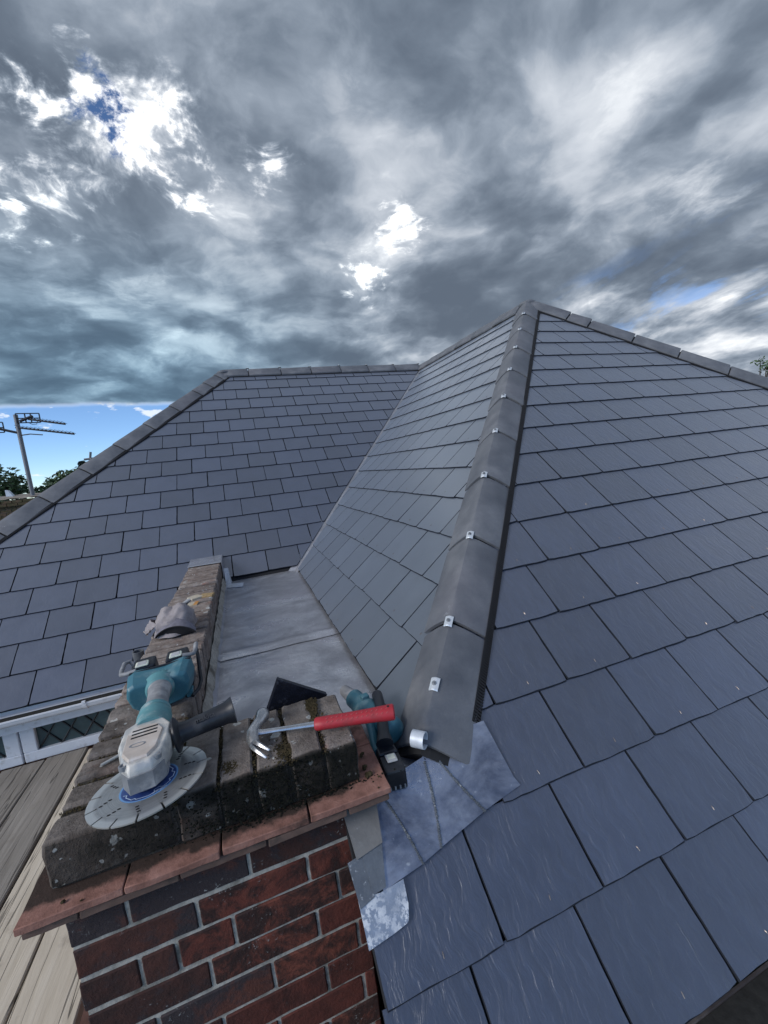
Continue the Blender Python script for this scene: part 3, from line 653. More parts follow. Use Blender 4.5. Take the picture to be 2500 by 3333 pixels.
run_tiles('ridge_tile', (XQ, YR, ZR), (1, 0, 0), (0, 1, 0), [-.02, .292, .688, 1.074, 1.47, 1.856, 2.249, 2.636], M['tile'], clips=True, clipmat='tile_dark', drop=.095, crest=.045)
run_tiles('ridge_tile', (XR, YP, ZR), (0, 1, 0), (1, 0, 0), [.03, .40, .79, 1.18, 1.57, 1.96, 2.34], M['tile'], clips=False, drop=.095, crest=.042)
apex = MB(); apex.blob((XR + .01, YP + .01, ZR + .004), .080, 3, 3, .04, (1, 1, .46)); obj('hip_tile', apex, M['tile'], house, smooth=True)
apex = MB(); apex.blob((XQ, YR, ZR + .002), .080, 4, 3, .04, (1, 1, .42)); obj('hip_tile', apex, M['tile'], house, smooth=True)
# closed black end under the lowest hip tile and its galvanised hip iron
dh = Vector((-1, -1, -T)).normalized(); eh = Vector((1, -1, 0)).normalized(); uh = dh.cross(eh); uh = uh if uh.z > 0 else -uh
ph = Vector((XR, YP, ZR))
mb = MB(); aa = [.103*(2*k/10 - 1) for k in range(11)]
def ring(s): return [ph + dh*s + eh*a + uh*(.042 - .077*(abs(a)/.105)**1.35 - .015) for a in aa] + [ph + dh*s + eh*a - Vector((0, 0, 1))*(abs(a)*.6 + .030) - dh*.0 for a in aa[::-1]]
mb.loft([ring(3.70), ring(3.900)]); obj('hip_end', mb, M['tile_dark'], house)
mb = MB(); cc = Vector((.325, .872, -.684)); ex = eh; fx = Vector((-1, -1, 0)).normalized(); ri = []
for k in range(0, 19):
    a = math.radians(-90 + k*17.0); rr = .0225*(1 - .014*k)
    def P(r_): return cc + fx*(r_*math.cos(a)) + Vector((0, 0, 1))*(r_*math.sin(a))
    o_, i_ = P(rr), P(rr - .0034)
    ri.append([o_ - ex*.0165, o_ + ex*.0165, i_ + ex*.0165, i_ - ex*.0165])
ri.insert(0, [p - fx*.09 - Vector((0, 0, .0)) for p in ri[0]])
mb.loft(ri); obj('hip_iron', mb, M['galv'], house, smooth=True)

# valley: a folded lead trough between slopes A and B
mb = MB()
def vy(s, off, lift):                         # off > 0 runs onto slope B, < 0 onto slope A
    base = Vector((XB, YA, ZF)) + Vector((1, 1, T))*s
    return base + (Vector((0, -off, 0)) if off >= 0 else Vector((off, 0, 0))) + (nB if off > 0 else nA if off < 0 else Vector((0, 0, 1)))*lift
rings = []
for k in range(0, 25):
    s = -.02 + 2.40*k/24; st = .002 if k % 4 == 0 else 0
    rings.append([vy(s, -.06, .001 + st), vy(s, -.02, .003 + st), vy(s, 0, .006 + st), vy(s, .022, .010 + st), vy(s, .06, .0045 + st), vy(s, .09, .0005)])
mb.loft(rings, cap=False, closed=False); obj('valley_lining', mb, M['lead'], house, smooth=True)

# flat lead roof of the bay: two sheets lapped on a welt, turned up at the sides
FZ = ZF - .012
def lead_z(x, y): return FZ + .0022*mnoise.noise(Vector((x*6, y*4, 1.3))) + .001*mnoise.noise(Vector((x*17, y*14, 4)))
def sheet(y0, y1, x0, x1, lift, nu=24, nv=40):
    def fn(a, b):
        x = x0 + (x1 - x0)*a; y = y0 + (y1 - y0)*b
        z = lead_z(x, y) + lift(x, y)
        if x < -.19: z += (-.19 - x)*1.6
        return Vector((x, y, z))
    return MB().grid(fn, nu, nv)
obj('lead_sheet', sheet(.86, 1.86, -.2035, .36, lambda x, y: 0.0), M['lead'], house, smooth=True)
obj('lead_sheet', sheet(1.798, 3.20, -.2035, .36, lambda x, y: .003 + .009*math.exp(-((y - 1.855)/.022)**2) + .003*math.exp(-((y - 3.12)/.05)**2), nv=70), M['lead'], house, smooth=True)
mb = MB().grid(lambda a, b: Vector((-.2035 - .0015 + .004*mnoise.noise(Vector((b*22, a, 0))), 1.05 + 2.15*b, FZ - .0 + a*(.045 + .012*mnoise.noise(Vector((b*9, 2, 0)))))), 2, 60)
for v in mb.v: v.x += .006
obj('lead_upstand', mb, M['lead'], house, smooth=True)
mb = MB().box((-.20, 3.17, -.80), (.34, 3.30, FZ - .02)); obj('eaves_board', mb, M['underlay'], house)
# bright soaker at the far inner corner of the wall
mb = MB(); z0 = FZ + .004
mb.hexa([(-.19, 3.00, z0), (-.075, 2.955, z0), (-.07, 3.06, z0), (-.19, 3.10, z0), (-.19, 3.00, z0+.004), (-.075, 2.955, z0+.004), (-.07, 3.06, z0+.004), (-.19, 3.10, z0+.004)])
mb.hexa([(-.19, 3.08, z0), (-.155, 3.07, z0), (-.15, 3.15, z0), (-.19, 3.15, z0), (-.195, 3.20, z0+.10), (-.168, 3.20, z0+.10), (-.165, 3.215, z0+.095), (-.195, 3.215, z0+.095)])
obj('soaker', mb, M['galv'], house)
# cap of lead over the far end of the wall
mb = MB(); mb.hexa([(-.423, 3.125, -.598), (-.201, 3.112, -.598), (-.201, 3.42, -.592), (-.423, 3.42, -.592), (-.423, 3.125, -.594), (-.201, 3.112, -.594), (-.201, 3.42, -.582), (-.423, 3.42, -.582)])
mb.hexa([(-.201, 3.112, -.72), (-.197, 3.112, -.72), (-.197, 3.40, -.70), (-.201, 3.40, -.70), (-.2015, 3.112, -.594), (-.1975, 3.112, -.594), (-.1975, 3.42, -.583), (-.2015, 3.42, -.583)])
obj('lead_cap', mb, M['lead'], house, bevel=.002)

# lead saddle dressed over slope C beside the wall
def c_sheet(pts, h, th=.0022, sub=5, wob=.0016):
    """polygon (x, y) draped on slope C"""
    bm = bmesh.new(); vs = [bm.verts.new(on('C', x, y/CO, h)) for x, y in pts]; bm.faces.new(vs)
    bmesh.ops.triangulate(bm, faces=bm.faces[:]); bmesh.ops.subdivide_edges(bm, edges=bm.edges[:], cuts=sub, use_grid_fill=True)
    for v in bm.verts: v.co += FR['C'][3]*(wob*mnoise.noise(v.co*22) + wob*.5*mnoise.noise(v.co*60))
    bm.verts.index_update(); mb = MB(); n = len(bm.verts)
    mb.add([v.co.copy() for v in bm.verts], [tuple(v.index for v in f.verts) for f in bm.faces])
    edge = [(e.verts[0].index, e.verts[1].index) for e in bm.edges if len(e.link_faces) == 1]
    low = [v.co - FR['C'][3]*th for v in bm.verts]; bm.free()
    k = len(mb.v); mb.v += low; mb.f += [(a, b, k + b, k + a) for a, b in edge]; return mb
S1 = ((.205, .850), (.2505, .7405)); S2 = ((.3286, .872), (.2995, .7495)); S3 = ((.3597, .874), (.4255, .7710))
obj('lead_saddle', c_sheet([(.360, .905), (.52, .905), (.53, .80), (.5378, .7847), (.4255, .7708), (.3597, .872)], .0185), M['lead_new'], house, smooth=True)
obj('lead_saddle', c_sheet([(.3286, .885), (.365, .895), (.3620, .872), (.4270, .7708), (.2998, .7493)], .0190), M['lead_new'], house, smooth=True)
obj('lead_saddle', c_sheet([(.2308, .868), (.3300, .882), (.3010, .7493), (.2514, .7403), (.2052, .85)], .0185), M['lead_new'], house, smooth=True)
obj('lead_saddle', c_sheet([(.187, .842), (.2070, .852), (.2530, .7403), (.2026, .7349), (.1559, .7298), (.1780, .785)], .0195), M['lead_new'], house, smooth=True)
for (a, b) in (S1, S2, S3):
    mb = MB(); n = 34
    for k in range(n):
        t = k/(n-1); x = a[0] + (b[0]-a[0])*t + .004*math.sin(t*3.1)*(1 if b is not S3[1] else -.6); y = a[1] + (b[1]-a[1])*t
        p = on('C', x, y/CO, .0205); mb.blob(p, random.uniform(.0030, .0044), k, 1, .3, (1, 1, .8))
    obj('welded_seam', mb, M['lead_dark'], house, smooth=True)
obj('lead_apron', c_sheet([(.108, .872), (.190, .852), (.1785, .786), (.118, .778)], .028), M['lead_tan'], house, smooth=True)['label'] = 'tan grey strip against the brick'
obj('lead_apron', c_sheet([(.131, .783), (.178, .789), (.163, .733), (.1355, .731)], .0245), M['lead_dark'], house, smooth=True)
obj('lead_apron', c_sheet([(.099, .779), (.137, .7835), (.137, .728), (.105, .722)], .0225), M['lead_dark'], house, smooth=True)
rc = [(.104, .734), (.150, .730), (.2018, .7334)] + [(.1975 - .0 + .001, .705)] + [(.1985 - .011*(1 - math.cos(a)) - .004, .699 - .014*math.sin(a)) for a in (0.3, 0.7, 1.1, 1.5)] + [(.1563, .6815), (.104, .677)]
obj('lead_apron', c_sheet(rc, .0205), M['lead_speck'], house, smooth=True)['label'] = 'lime speckled patch with a rounded corner'

# gutters, fascias, windows
def gutter(p0, p1, r, m, inner, name='gutter'):
    p0 = Vector(p0); p1 = Vector(p1); t = (p1 - p0).normalized(); n = Vector((-t.y, t.x, 0)) if t.x < .5 else Vector((0, -1, 0))
    mb = MB(); R_ = []
    for p in (p0, p1):
        o = [p + n*(r*math.cos(a)) + Vector((0, 0, r*math.sin(a))) for a in [math.radians(180 + 18*k) for k in range(11)]]
        i_ = [p + n*((r-.004)*math.cos(a)) + Vector((0, 0, (r-.004)*math.sin(a))) for a in [math.radians(360 - 18*k) for k in range(11)]]
        lip = [p + n*(r + .004) + Vector((0, 0, .0)), p + n*(r + .004) + Vector((0, 0, .007)), p + n*(r - .006) + Vector((0, 0, .007))]
        R_.append(o + lip + i_)
    mb.loft(R_); gt = obj(name, mb, m, house, smooth=True)
    s = MB(); s.loft([[p + n*(x) + Vector((0, 0, z)) for x, z in ((-r*.90, -.004), (r*.90, -.004), (r*.7, -.03), (-r*.7, -.03))] for p in (p0, p1)]); obj('shaded_gutter_silt', s, inner, gt)  # silt filled almost to the lip, blackened for the shade in the trough
    return gt
gw = gutter((XE - .05, 2.690, -1.176), (-.43, 2.690, -1.176), .042, M['upvc'], M['gutter_in'])
for x in (-.995, -1.75, -2.4):
    mb = MB(); mb.loft([[Vector((xx, 2.690, -1.176)) + Vector((0, -.0455*math.cos(a), -.0455*math.sin(a))) for a in [math.radians(-12 + 20*k) for k in range(9)]] + [Vector((xx, 2.690, -1.176)) + Vector((0, -.0425*math.cos(a), -.0425*math.sin(a))) for a in [math.radians(148 - 20*k) for k in range(9)]] for xx in (x - .009, x + .009)])
    mb.box((x - .009, 2.640, -1.170), (x + .009, 2.652, -1.158)); obj('gutter_bracket', mb, M['upvc'], gw)
obj('fascia', MB().box((XE + .02, 2.752, -1.29), (-.425, 2.77, -1.150)), M['upvc'], house)
obj('soffit', MB().box((XE + .02, 2.77, -1.29), (-.425, 2.86, -1.278)), M['upvc'], house)
gc = gutter((.11, .418, -1.150), (5.6, .418, -1.150), .055, M['iron_gutter'], M['gutter_in'])
obj('fascia', MB().box((.13, .49, -1.30), (5.5, .51, -1.125)), M['tile_dark'], house)
obj('fascia', MB().box((.13, .36, -1.235), (5.5, .376, -1.215)), M['iron_gutter'], gc)
def window(x0, x1):
    z0, z1 = -1.512, -1.288; f = .070; y = 2.80
    mb = MB()
    for lo, hi in (((x0, y, z1 - .022), (x1, y + .06, z1)), ((x0, y, z0), (x1, y + .06, z0 + .06)), ((x0, y, z0 + .06), (x0 + f, y + .06, z1 - .022)), ((x1 - f, y, z0 + .06), (x1, y + .06, z1 - .022))): mb.box(lo, hi)
    wn = obj('window', mb, M['upvc'], house, bevel=.004)
    b = .012; bx0, bx1, bz0, bz1 = x0 + f, x1 - f, z0 + .06, z1 - .022
    obj('pane', MB().box((bx0 - .005, y + .024, bz0 - .005), (bx1 + .005, y + .030, bz1 + .005)), M['glass'], wn)
    mb = MB(); W = bx1 - bx0; H = bz1 - bz0; px = .112; yy = y + .021
    for sgn in (1, -1):
        c = -W - H
        k = -12
        while k < 14:
            # diagonal strips clipped to the glass
            pts = []
            for i in range(41):
                zt = bz0 + H*i/40; xt = bx0 + k*px + sgn*(zt - bz0)*.72
                if bx0 <= xt <= bx1: pts.append((xt, zt))
            if len(pts) > 1: mb.tube([(pts[0][0], yy, pts[0][1]), (pts[-1][0], yy, pts[-1][1])], .0052, 5)
            k += 1
    obj('lead_lattice', mb, M['came'], wn)
for x0 in (-2.61, -2.0, -1.388, -.776): window(x0 + .003, x0 + .606 if x0 < -.8 else -.43)
obj('window_head', MB().box((XE + .14, 2.803, -1.2875), (-.425, 2.86, -1.279)), M['upvc'], house)

# ------------------------------------------------------------------ brick parapet wall round the flat roof
wall = thing('parapet_wall', (-0.14, 0.93, GZ), 'old red brick parapet wall with mossy on-edge coping and terracotta tiles', 'wall')
core = MB().box((-.409, .8372, GZ), (.137, 1.035, -.7375)).box((-.406, 1.036, GZ), (-.213, 3.5, -.7005))
obj('mortar_core', core, M['mortar'], wall)
# coping: bricks on edge, long side across the wall
def cop(lo, hi, m, cuts=3, rnd=.0045, amp=.0036):
    j = [random.uniform(-.003, .003) for _ in range(6)]
    obj('coping_brick', rough_box((lo[0] + j[0], lo[1] + j[1], lo[2]), (hi[0] + j[2], hi[1] + j[3], hi[2] + j[4]), rnd, amp, cuts), m, wall, smooth=True)
y = .828; k = 0
while y < 3.32:
    d = .0580 + random.uniform(-.003, .003)
    if k == 0: d = .068
    far = y > 1.25
    cop((-.418, y, -.698), (-.207, y + d, -.600 + random.uniform(-.0045, .004)), M['coping_far' if far else 'coping'], 2 if far else 3, .0065)
    y += d + .0172; k += 1
for x0, x1 in ((-.201, -.130), (-.1225, -.059), (-.0505, .0125), (.0205, .0870), (.0955, .160)):
    cop((x0, .828 + random.uniform(-.002, .003), -.698), (x1, 1.043, -.600 + random.uniform(-.004, .003)), M['coping'], 5)
mj = MB().box((-.409, .836, -.7375), (.155, 1.036, -.7005)).box((-.411, .836, -.70), (.155, 1.036, -.609)).box((-.411, 1.036, -.70), (-.213, 3.33, -.612)); obj('coping_joint', mj, M['mortar_dark'], wall)
# creasing tiles, two courses
def tile(x0, x1, y0, y1, z0, z1, m): 
    j = random.uniform(-.003, .003)
    obj('creasing_tile', rough_box((x0, y0 + j, z0), (x1, y1, z1), .0014, .0017, 4), m, wall, smooth=True)
for x0, x1 in ((-.455, -.297), (-.293, -.134), (-.130, .036), (.0395, .215)): tile(x0, x1, .782, .935, -.7155, -.701, M['terracotta'])
tile(.128, .217, .938, 1.075, -.7155, -.701, M['terracotta'])
for x0, x1 in ((-.451, -.37), (-.366, -.21), (-.206, -.05), (-.046, .115), (.119, .210)): tile(x0, x1, .789, .93, -.7345, -.7195, M['terracotta_dark'])
for kk in range(9):
    yy = .940 + kk*.166; tile(-.455, -.34, yy, yy + .162, -.7155, -.701, M['terracotta']); tile(-.450, -.34, yy + .01, yy + .170, -.7345, -.7195, M['terracotta_dark'])
# face bricks, old irregular bond
rows = [(-.826, -.740, [-.3145, -.092]), (-.896, -.834, [-.200, .0225]), (-.968, -.904, [-.313, -.247, -.140, .0825]), (-1.0405, -.976, [-.1955, .027]),
        (-1.1135, -1.049, [-.3025, -.080, .112]), (-1.186, -1.1215, [-.19, .03]), (-1.2585, -1.194, [-.305, -.085, .11]), (-1.331, -1.2665, [-.2, .02]), (-1.4035, -1.339, [-.31, -.09, .12]), (-1.476, -1.4115, [-.2, .02])]
for q in range(16): rows.append((-1.5485 - .0725*q, -1.484 - .0725*q, [-.31, -.09, .12] if q % 2 == 0 else [-.2, .02]))
for r, (z0, z1, js) in enumerate(rows):
    xs = [-.4155 + random.uniform(-.003, .002)] + js + [.1415]
    for a, b in zip(xs[:-1], xs[1:]):
        m = M['brick_sooty'] if (a < -.28 and r < 6) or (r == 0 and a < .0) else M['brick']
        dy = random.uniform(-.0014, .0006)
        obj('brick', rough_box((a + .0036, .8338 + dy, z0 + random.uniform(-.0022, .0018)), (b - .0036, .93, z1 + random.uniform(-.002, .002)), .0024, .0013, 4), m, wall, smooth=True)
# bricks of the left return, seen only from a step aside
for r, (z0, z1, js) in enumerate(rows):
    yy = .935 + (.11 if r % 2 else 0)
    mb = MB()
    while yy < 2.9:
        mb.box((-.4155, yy + .004, z0), (-.33, min(yy + .218, 3.0), z1)); yy += .2225
    obj('brick_course', mb, M['brick'], wall, bevel=.004)
obj('mortar_fillet', MB().grid(lambda a, b: Vector((-.205 + .018*a + .005*mnoise.noise(Vector((b*30, a, 3))), 1.05 + 2.05*b, -.703 - .040*a + .006*mnoise.noise(Vector((b*26, a*2, 7))))), 3, 90), M['mortar'], wall, smooth=True)

# moss cushions on joints and face, crumbs on the tiles
mb = MB()
def cushions(n, f, r0, r1, flat=.6, fy=1.0):
    for _ in range(n):
        p = f(); mb.blob(p, random.uniform(r0, r1), random.random()*50, 1, .6, (1, fy, flat))
xj = (-.203, -.1255, -.0545, .016, .091)
cushions(1500, lambda: (random.choice(xj) + random.gauss(0, .0035), random.uniform(.826, 1.04), -.606 + random.uniform(-.008, .004)), .0009, .0030)
cushions(500, lambda: (.016 + random.gauss(0, .016), random.gauss(.868, .02), -.6005), .0008, .0026, .5)
cushions(420, lambda: (.0915 + random.gauss(0, .007), random.uniform(.94, 1.04), -.600), .0012, .0038, .7)
cushions(200, lambda: (-.10 + random.gauss(0, .012), random.gauss(.875, .012), -.6005), .0008, .0024, .5)
cushions(700, lambda: (random.uniform(-.417, -.21), random.choice([.828 + .0755*i - .004 for i in range(1, 6)]) + random.gauss(0, .003), -.606), .0009, .0028)
solo('moss', mb, M['moss'], (-.05, .93, -.60), 'brown green moss cushions in the coping joints under hammer and grinder', 'moss', kind='stuff')
mb = MB()
cushions(1700, lambda: (min(.155, max(-.30, random.gauss(-.04, .10))), .827 + random.uniform(-.004, .002), (-.60 - abs(random.gauss(0, .055))) if random.random() < .7 else random.uniform(-.70, -.66)), .0008, .0026, .9, .4)
cushions(260, lambda: (random.gauss(.03, .09), .828 - abs(random.gauss(0, .006)), -.6998), .0008, .0024, .5)
solo('moss', mb, M['moss_black'], (-.05, .82, -.70), 'black moss crust over the front face of the coping bricks', 'moss', kind='stuff')
mb = MB()
for (x, y_, r) in ((.180, .862, .006), (.176, .855, .005), (.178, .838, .006), (.183, .833, .0075), (.176, .83, .006), (.170, .90, .005), (.186, .905, .0055), (.182, .898, .004), (.20, .82, .003), (.19, .79, .0025), (-.39, .80, .004), (-.36, .79, .0025)):
    mb.blob((x, y_, -.700 + r*.5), r, x*90, 1, .7, (1, .8, .7))
solo('debris', mb, M['moss'], (.18, .85, -.70), 'brown crumbs of moss scattered on the bare terracotta tile corner', 'debris', kind='stuff')

# ------------------------------------------------------------------ angle grinder
gr = thing('angle_grinder', (-.255, 1.0, -.60), 'dusty teal and silver cordless angle grinder with diamond disc lying on wall corner', 'grinder')
dn = Vector((-.0534, .0725, 1)).normalized(); dc = Vector((-.2494, .872, -.5797)); du = Vector((1, 0, .0534)).normalized(); dv_ = dn.cross(du)
DM = Matrix(((du.x, dv_.x, dn.x, dc.x), (du.y, dv_.y, dn.y, dc.y), (du.z, dv_.z, dn.z, dc.z), (0, 0, 0, 1)))
RD = .1055; NS = 15; mb = MB(); out = []
for s in range(NS):
    a0 = 2*math.pi*s/NS + .1; hw = .0017/RD
    inner = [(.0915, a0 - .018), (.0890, a0 - .026), (.0868, a0 - .017), (.0862, a0), (.0868, a0 + .017), (.0890, a0 + .026), (.0915, a0 + .018)]
    out += [(RD, a0 - hw*1.1), (.0935, a0 - hw*1.2)] + inner + [(.0935, a0 + hw*1.2), (RD, a0 + hw*1.1)]
    out += [(RD, a0 + 2*math.pi/NS*q/6) for q in range(1, 6)]
P2 = [(r*math.cos(a), r*math.sin(a)) for r, a in out]; n = len(P2)
C2 = [(.02*math.cos(2*math.pi*i/n + .1), .02*math.sin(2*math.pi*i/n + .1)) for i in range(n)]
vs = [(x, y_, .0013) for x, y_ in P2] + [(x, y_, .0013) for x, y_ in C2] + [(x, y_, -.0013) for x, y_ in P2] + [(x, y_, -.0013) for x, y_ in C2]
fs = []
for i in range(n):
    j = (i+1) % n; fs += [(i, j, n+j, n+i), (2*n+i, 3*n+i, 3*n+j, 2*n+j), (i, 2*n+i, 2*n+j, j)]
disc = obj('cutting_disc', MB().add(vs, fs), M['disc'], gr, mtx=DM)
mb = MB()
for q in range(10):
    for i, r in enumerate((.066, .0735, .081)):
        a = 2*math.pi*q/10 + .25 + (i - 1)*.045*(1 if q % 2 else -1)
        c = Vector((r*math.cos(a), r*math.sin(a), .0014)); mb.loft([[c + Vector((.0022*math.cos(t)*1.6, .0021*math.sin(t), h)) for t in [2*math.pi*k/8 for k in range(8)]] for h in (0, .0003)])
    a += .18
obj('cooling_hole', mb, M['hole'], disc, mtx=DM, kind='stuff')
mb = MB().loft([[(r*math.cos(t), r*math.sin(t), .0016) for t in [2*math.pi*k/48 for k in range(48)]] for r in (.018, .052)], cap=False)
lab = obj('disc_label', mb, M['disc_label'], disc, mtx=DM)
mb = MB()
zig = [(.0455, -2.75), (.040, -2.62), (.044, -2.5), (.0455, -2.1), (.042, -2.0), (.045, -1.9), (.0455, -1.45), (.0455, -1.2), (.036, -1.15), (.036, -.9), (.044, -.8), (.0455, -.45), (.040, -.35), (.045, -.2), (.0455, .1), (.040, .25), (.044, .4), (.0455, .9)]
for a, b in zip(zig[:-1], zig[1:]):
    p = Vector((a[0]*math.cos(a[1]), a[0]*math.sin(a[1]), .0019)); q = Vector((b[0]*math.cos(b[1]), b[0]*math.sin(b[1]), .0019))
    nn = (q - p).cross(Vector((0, 0, 1))).normalized()*.0007; mb.add([p - nn, q - nn, q + nn, p + nn], [(0, 1, 2, 3)])
for i in range(3):
    x = .012 + i*.007; mb.add([(x, -.044 + i*.002, .0019), (x + .011, -.036 + i*.002, .0019), (x + .0104, -.0348 + i*.002, .0019), (x - .0006, -.0428 + i*.002, .0019)], [(0, 1, 2, 3)])
obj('label_print', mb, M['white_ink'], disc, mtx=DM)
# gear head
head = [(-.284, .846), (-.268, .826), (-.229, .832), (-.214, .852), (-.207, .90), (-.207, .950), (-.228, .982), (-.280, .992), (-.305, .968), (-.304, .91)]
hb = MB()
def hr(z, k, dy=0): 
    c = Vector((-.255, .91)); return [Vector((*(c + (Vector(p) - c)*k), z + (p[1] - .91)*.02)) for p in head]
hb.loft([hr(-.560, .86), hr(-.553, .97), hr(-.530, 1.0), hr(-.518, .985), hr(-.508, .90)])
gh = obj('gear_head', hb, M['alloy'], gr, smooth=True, bevel=.0025, seg=2)
col_ = MB().lathe((dc.x, dc.y, -.577), (dc.x - .002, dc.y + .003, -.551), [(0, .030), (.15, .036), (.55, .039), (.6, .041), (1, .041)], 28); obj('guard_collar', col_, M['alloy_dark'], gr, smooth=True)
fl = MB().lathe(dc + dn*.0012, dc + dn*.0075, [(0, .024), (.6, .024), (1, .020)], 28); obj('clamp_flange', fl, M['alloy_dark'], gr, smooth=True)
sk = MB()
front = [(-.2865, .850), (-.269, .8225), (-.2285, .8285), (-.2115, .852)]
sk.loft([[Vector((x, y_, -.561)) for x, y_ in front] + [Vector((x*.0 + xx, yy, -.561)) for xx, yy in ((-.216, .856), (-.232, .835), (-.266, .829), (-.282, .852))],
         [Vector((x, y_, -.528)) for x, y_ in front] + [Vector((xx, yy, -.528)) for xx, yy in ((-.216, .856), (-.232, .835), (-.266, .829), (-.282, .852))]])
obj('gear_nose', sk, M['alloy_dark'], gr, smooth=True)
pl = MB().prism([(-.2905, .940), (-.2855, .868), (-.268, .842), (-.238, .846), (-.2255, .868), (-.222, .930), (-.238, .955), (-.272, .962)], -.5105, -.5040, .003); vp = obj('cover_plate', pl, M['alloy_plate'], gr, smooth=True)
for i in range(3):
    yy = .9415 - i*.0125; x0 = -.2815 + i*.001; s = MB().hexa([(x0, yy - .0035, -.505), (x0 + .047, yy - .0005, -.505), (x0 + .047, yy + .0045, -.505), (x0, yy + .0015, -.505), (x0, yy - .0035, -.5036), (x0 + .047, yy - .0005, -.5036), (x0 + .047, yy + .0045, -.5036), (x0, yy + .0015, -.5036)]); obj('vent_slot', s, M['hole'], vp)
lg = MB().loft([[(-.262 + r*math.cos(t), .888 + r*.45*math.sin(t), z) for t in [2*math.pi*k/20 for k in range(20)]] for r, z in ((.015, -.5038), (.015, -.5034), (.0115, -.5034), (.0115, -.5038))], cap=False); obj('maker_badge', lg, M['alloy_dark'], vp)
for x, y_ in ((-.2985, .944), (-.2140, .930), (-.279, .843), (-.222, .85)):
    s = MB().lathe((x*.985 - .0035, y_, -.519), (x*.985 - .0035, y_, -.5085), [(0, .0075), (.8, .0075), (.82, .0055), (.55, .0052)], 12); obj('screw', s, M['alloy_dark'], gh, smooth=True)
# neck, barrel, battery housing
ax = [Vector((-.256, .972, -.538)), Vector((-.2645, 1.062, -.536)), Vector((-.277, 1.205, -.540))]
nk = MB().lathe(ax[0], ax[1], [(0, .040), (.25, .0385), (.55, .0350), (.6, .0365), (.72, .0365), (.75, .034), (.88, .033), (.90, .0345), (.98, .0345), (1.0, .031)], 28); obj('neck', nk, M['teal_dusty'], gr, smooth=True)
bs = MB().lathe(ax[1] - Vector((0, .004, 0)), ax[2], [(0, .0290), (.15, .0262), (.45, .0245), (.75, .0265), (1, .0320)], 28); obj('barrel_grip', bs, M['grey_plastic'], gr, smooth=True)
bh = MB(); prof = [(-.374, -.503), (-.355, -.494), (-.290, -.499), (-.262, -.499), (-.205, -.491), (-.183, -.499), (-.176, -.535), (-.186, -.575), (-.205, -.592), (-.255, -.5985), (-.300, -.5985), (-.345, -.592), (-.368, -.572), (-.380, -.535)]
def br(y_, kx, kz, dz=0): return [Vector((-.280 + (x + .277)*kx*.81, y_ + (x + .277)*.10, -.548 + (z + .545)*kz*.92 + dz)) for x, z in prof]
bh.loft([br(1.196, .84, .78, -.008), br(1.203, .91, .86, -.005), br(1.250, 1.0, 1.0), br(1.266, 1.0, 1.0), br(1.271, .97, .97)]); bo = obj('battery_housing', bh, M['teal'], gr, smooth=False, bevel=.0035, seg=3)
obj('barrel_collar', MB().lathe((-.276, 1.184, -.541), (-.2785, 1.212, -.541), [(0, .030), (.1, .0335), (.6, .0365), (1, .041)], 28), M['teal_dusty'], gr, smooth=True)
tr = MB().hexa([(-.357, 1.246, -.5075), (-.204, 1.260, -.5060), (-.203, 1.270, -.5085), (-.357, 1.256, -.5105), (-.356, 1.247, -.5005), (-.205, 1.261, -.4990), (-.204, 1.270, -.5015), (-.356, 1.256, -.5035)]); obj('housing_rim', tr, M['black_plastic'], bo, bevel=.002)
obj('housing_tab', MB().hexa([(-.222, 1.222, -.600), (-.207, 1.224, -.600), (-.207, 1.25, -.600), (-.222, 1.25, -.600), (-.224, 1.224, -.582), (-.205, 1.226, -.578), (-.205, 1.25, -.578), (-.224, 1.25, -.582)]), M['teal'], bo, bevel=.002)
for (x0, x1, yo) in ((-.361, -.292, 1.268), (-.277, -.207, 1.280)):
    bt = MB().hexa([(x0, yo, -.596), (x1, yo + .006, -.596), (x1, yo + .070, -.596), (x0, yo + .064, -.596), (x0 + .005, yo, -.500), (x1 - .005, yo + .006, -.499), (x1 - .007, yo + .050, -.490), (x0 + .007, yo + .044, -.491)])
    b_ = obj('battery', bt, M['black_plastic'], gr, bevel=.006, seg=2)
    xc = (x0 + x1)/2 - .002
    bb = MB().hexa([(xc - .017, yo + .000, -.500), (xc + .017, yo + .003, -.4995), (xc + .017, yo + .022, -.494), (xc - .017, yo + .019, -.4945), (xc - .016, yo - .001, -.4945), (xc + .016, yo + .002, -.4940), (xc + .015, yo + .022, -.4885), (xc - .015, yo + .019, -.4890)]); obj('release_button', bb, M['cream'], b_, bevel=.003, seg=2)
    bz = MB().hexa([(xc - .0115, yo + .002, -.4945), (xc + .0115, yo + .0042, -.4938), (xc + .0105, yo + .018, -.4895), (xc - .0105, yo + .0158, -.4902), (xc - .0115, yo + .0015, -.4932), (xc + .0115, yo + .0037, -.4926), (xc + .0105, yo + .018, -.4882), (xc - .0105, yo + .0158, -.4888)]); obj('button_inset', bz, M['paint_white'], b_, bevel=.0015)
for sx, pth in ((-1, [(-.342, 1.266, -.505), (-.368, 1.268, -.509), (-.383, 1.278, -.512), (-.3865, 1.300, -.510), (-.386, 1.335, -.504), (-.376, 1.350, -.506), (-.362, 1.338, -.520)]),
                (1, [(-.226, 1.284, -.498), (-.208, 1.285, -.501), (-.197, 1.291, -.503), (-.1935, 1.315, -.500), (-.1945, 1.350, -.496), (-.199, 1.362, -.503), (-.205, 1.352, -.53)])):
    obj('hook_rail', MB().tube(pth, .0058, 10), M['grey_plastic'], gr, smooth=True)
obj('side_rail', MB().tube([(-.196, 1.352, -.515), (-.191, 1.315, -.540), (-.186, 1.268, -.580), (-.192, 1.240, -.590), (-.206, 1.215, -.594)], .0052, 8), M['black_plastic'], gr, smooth=True)
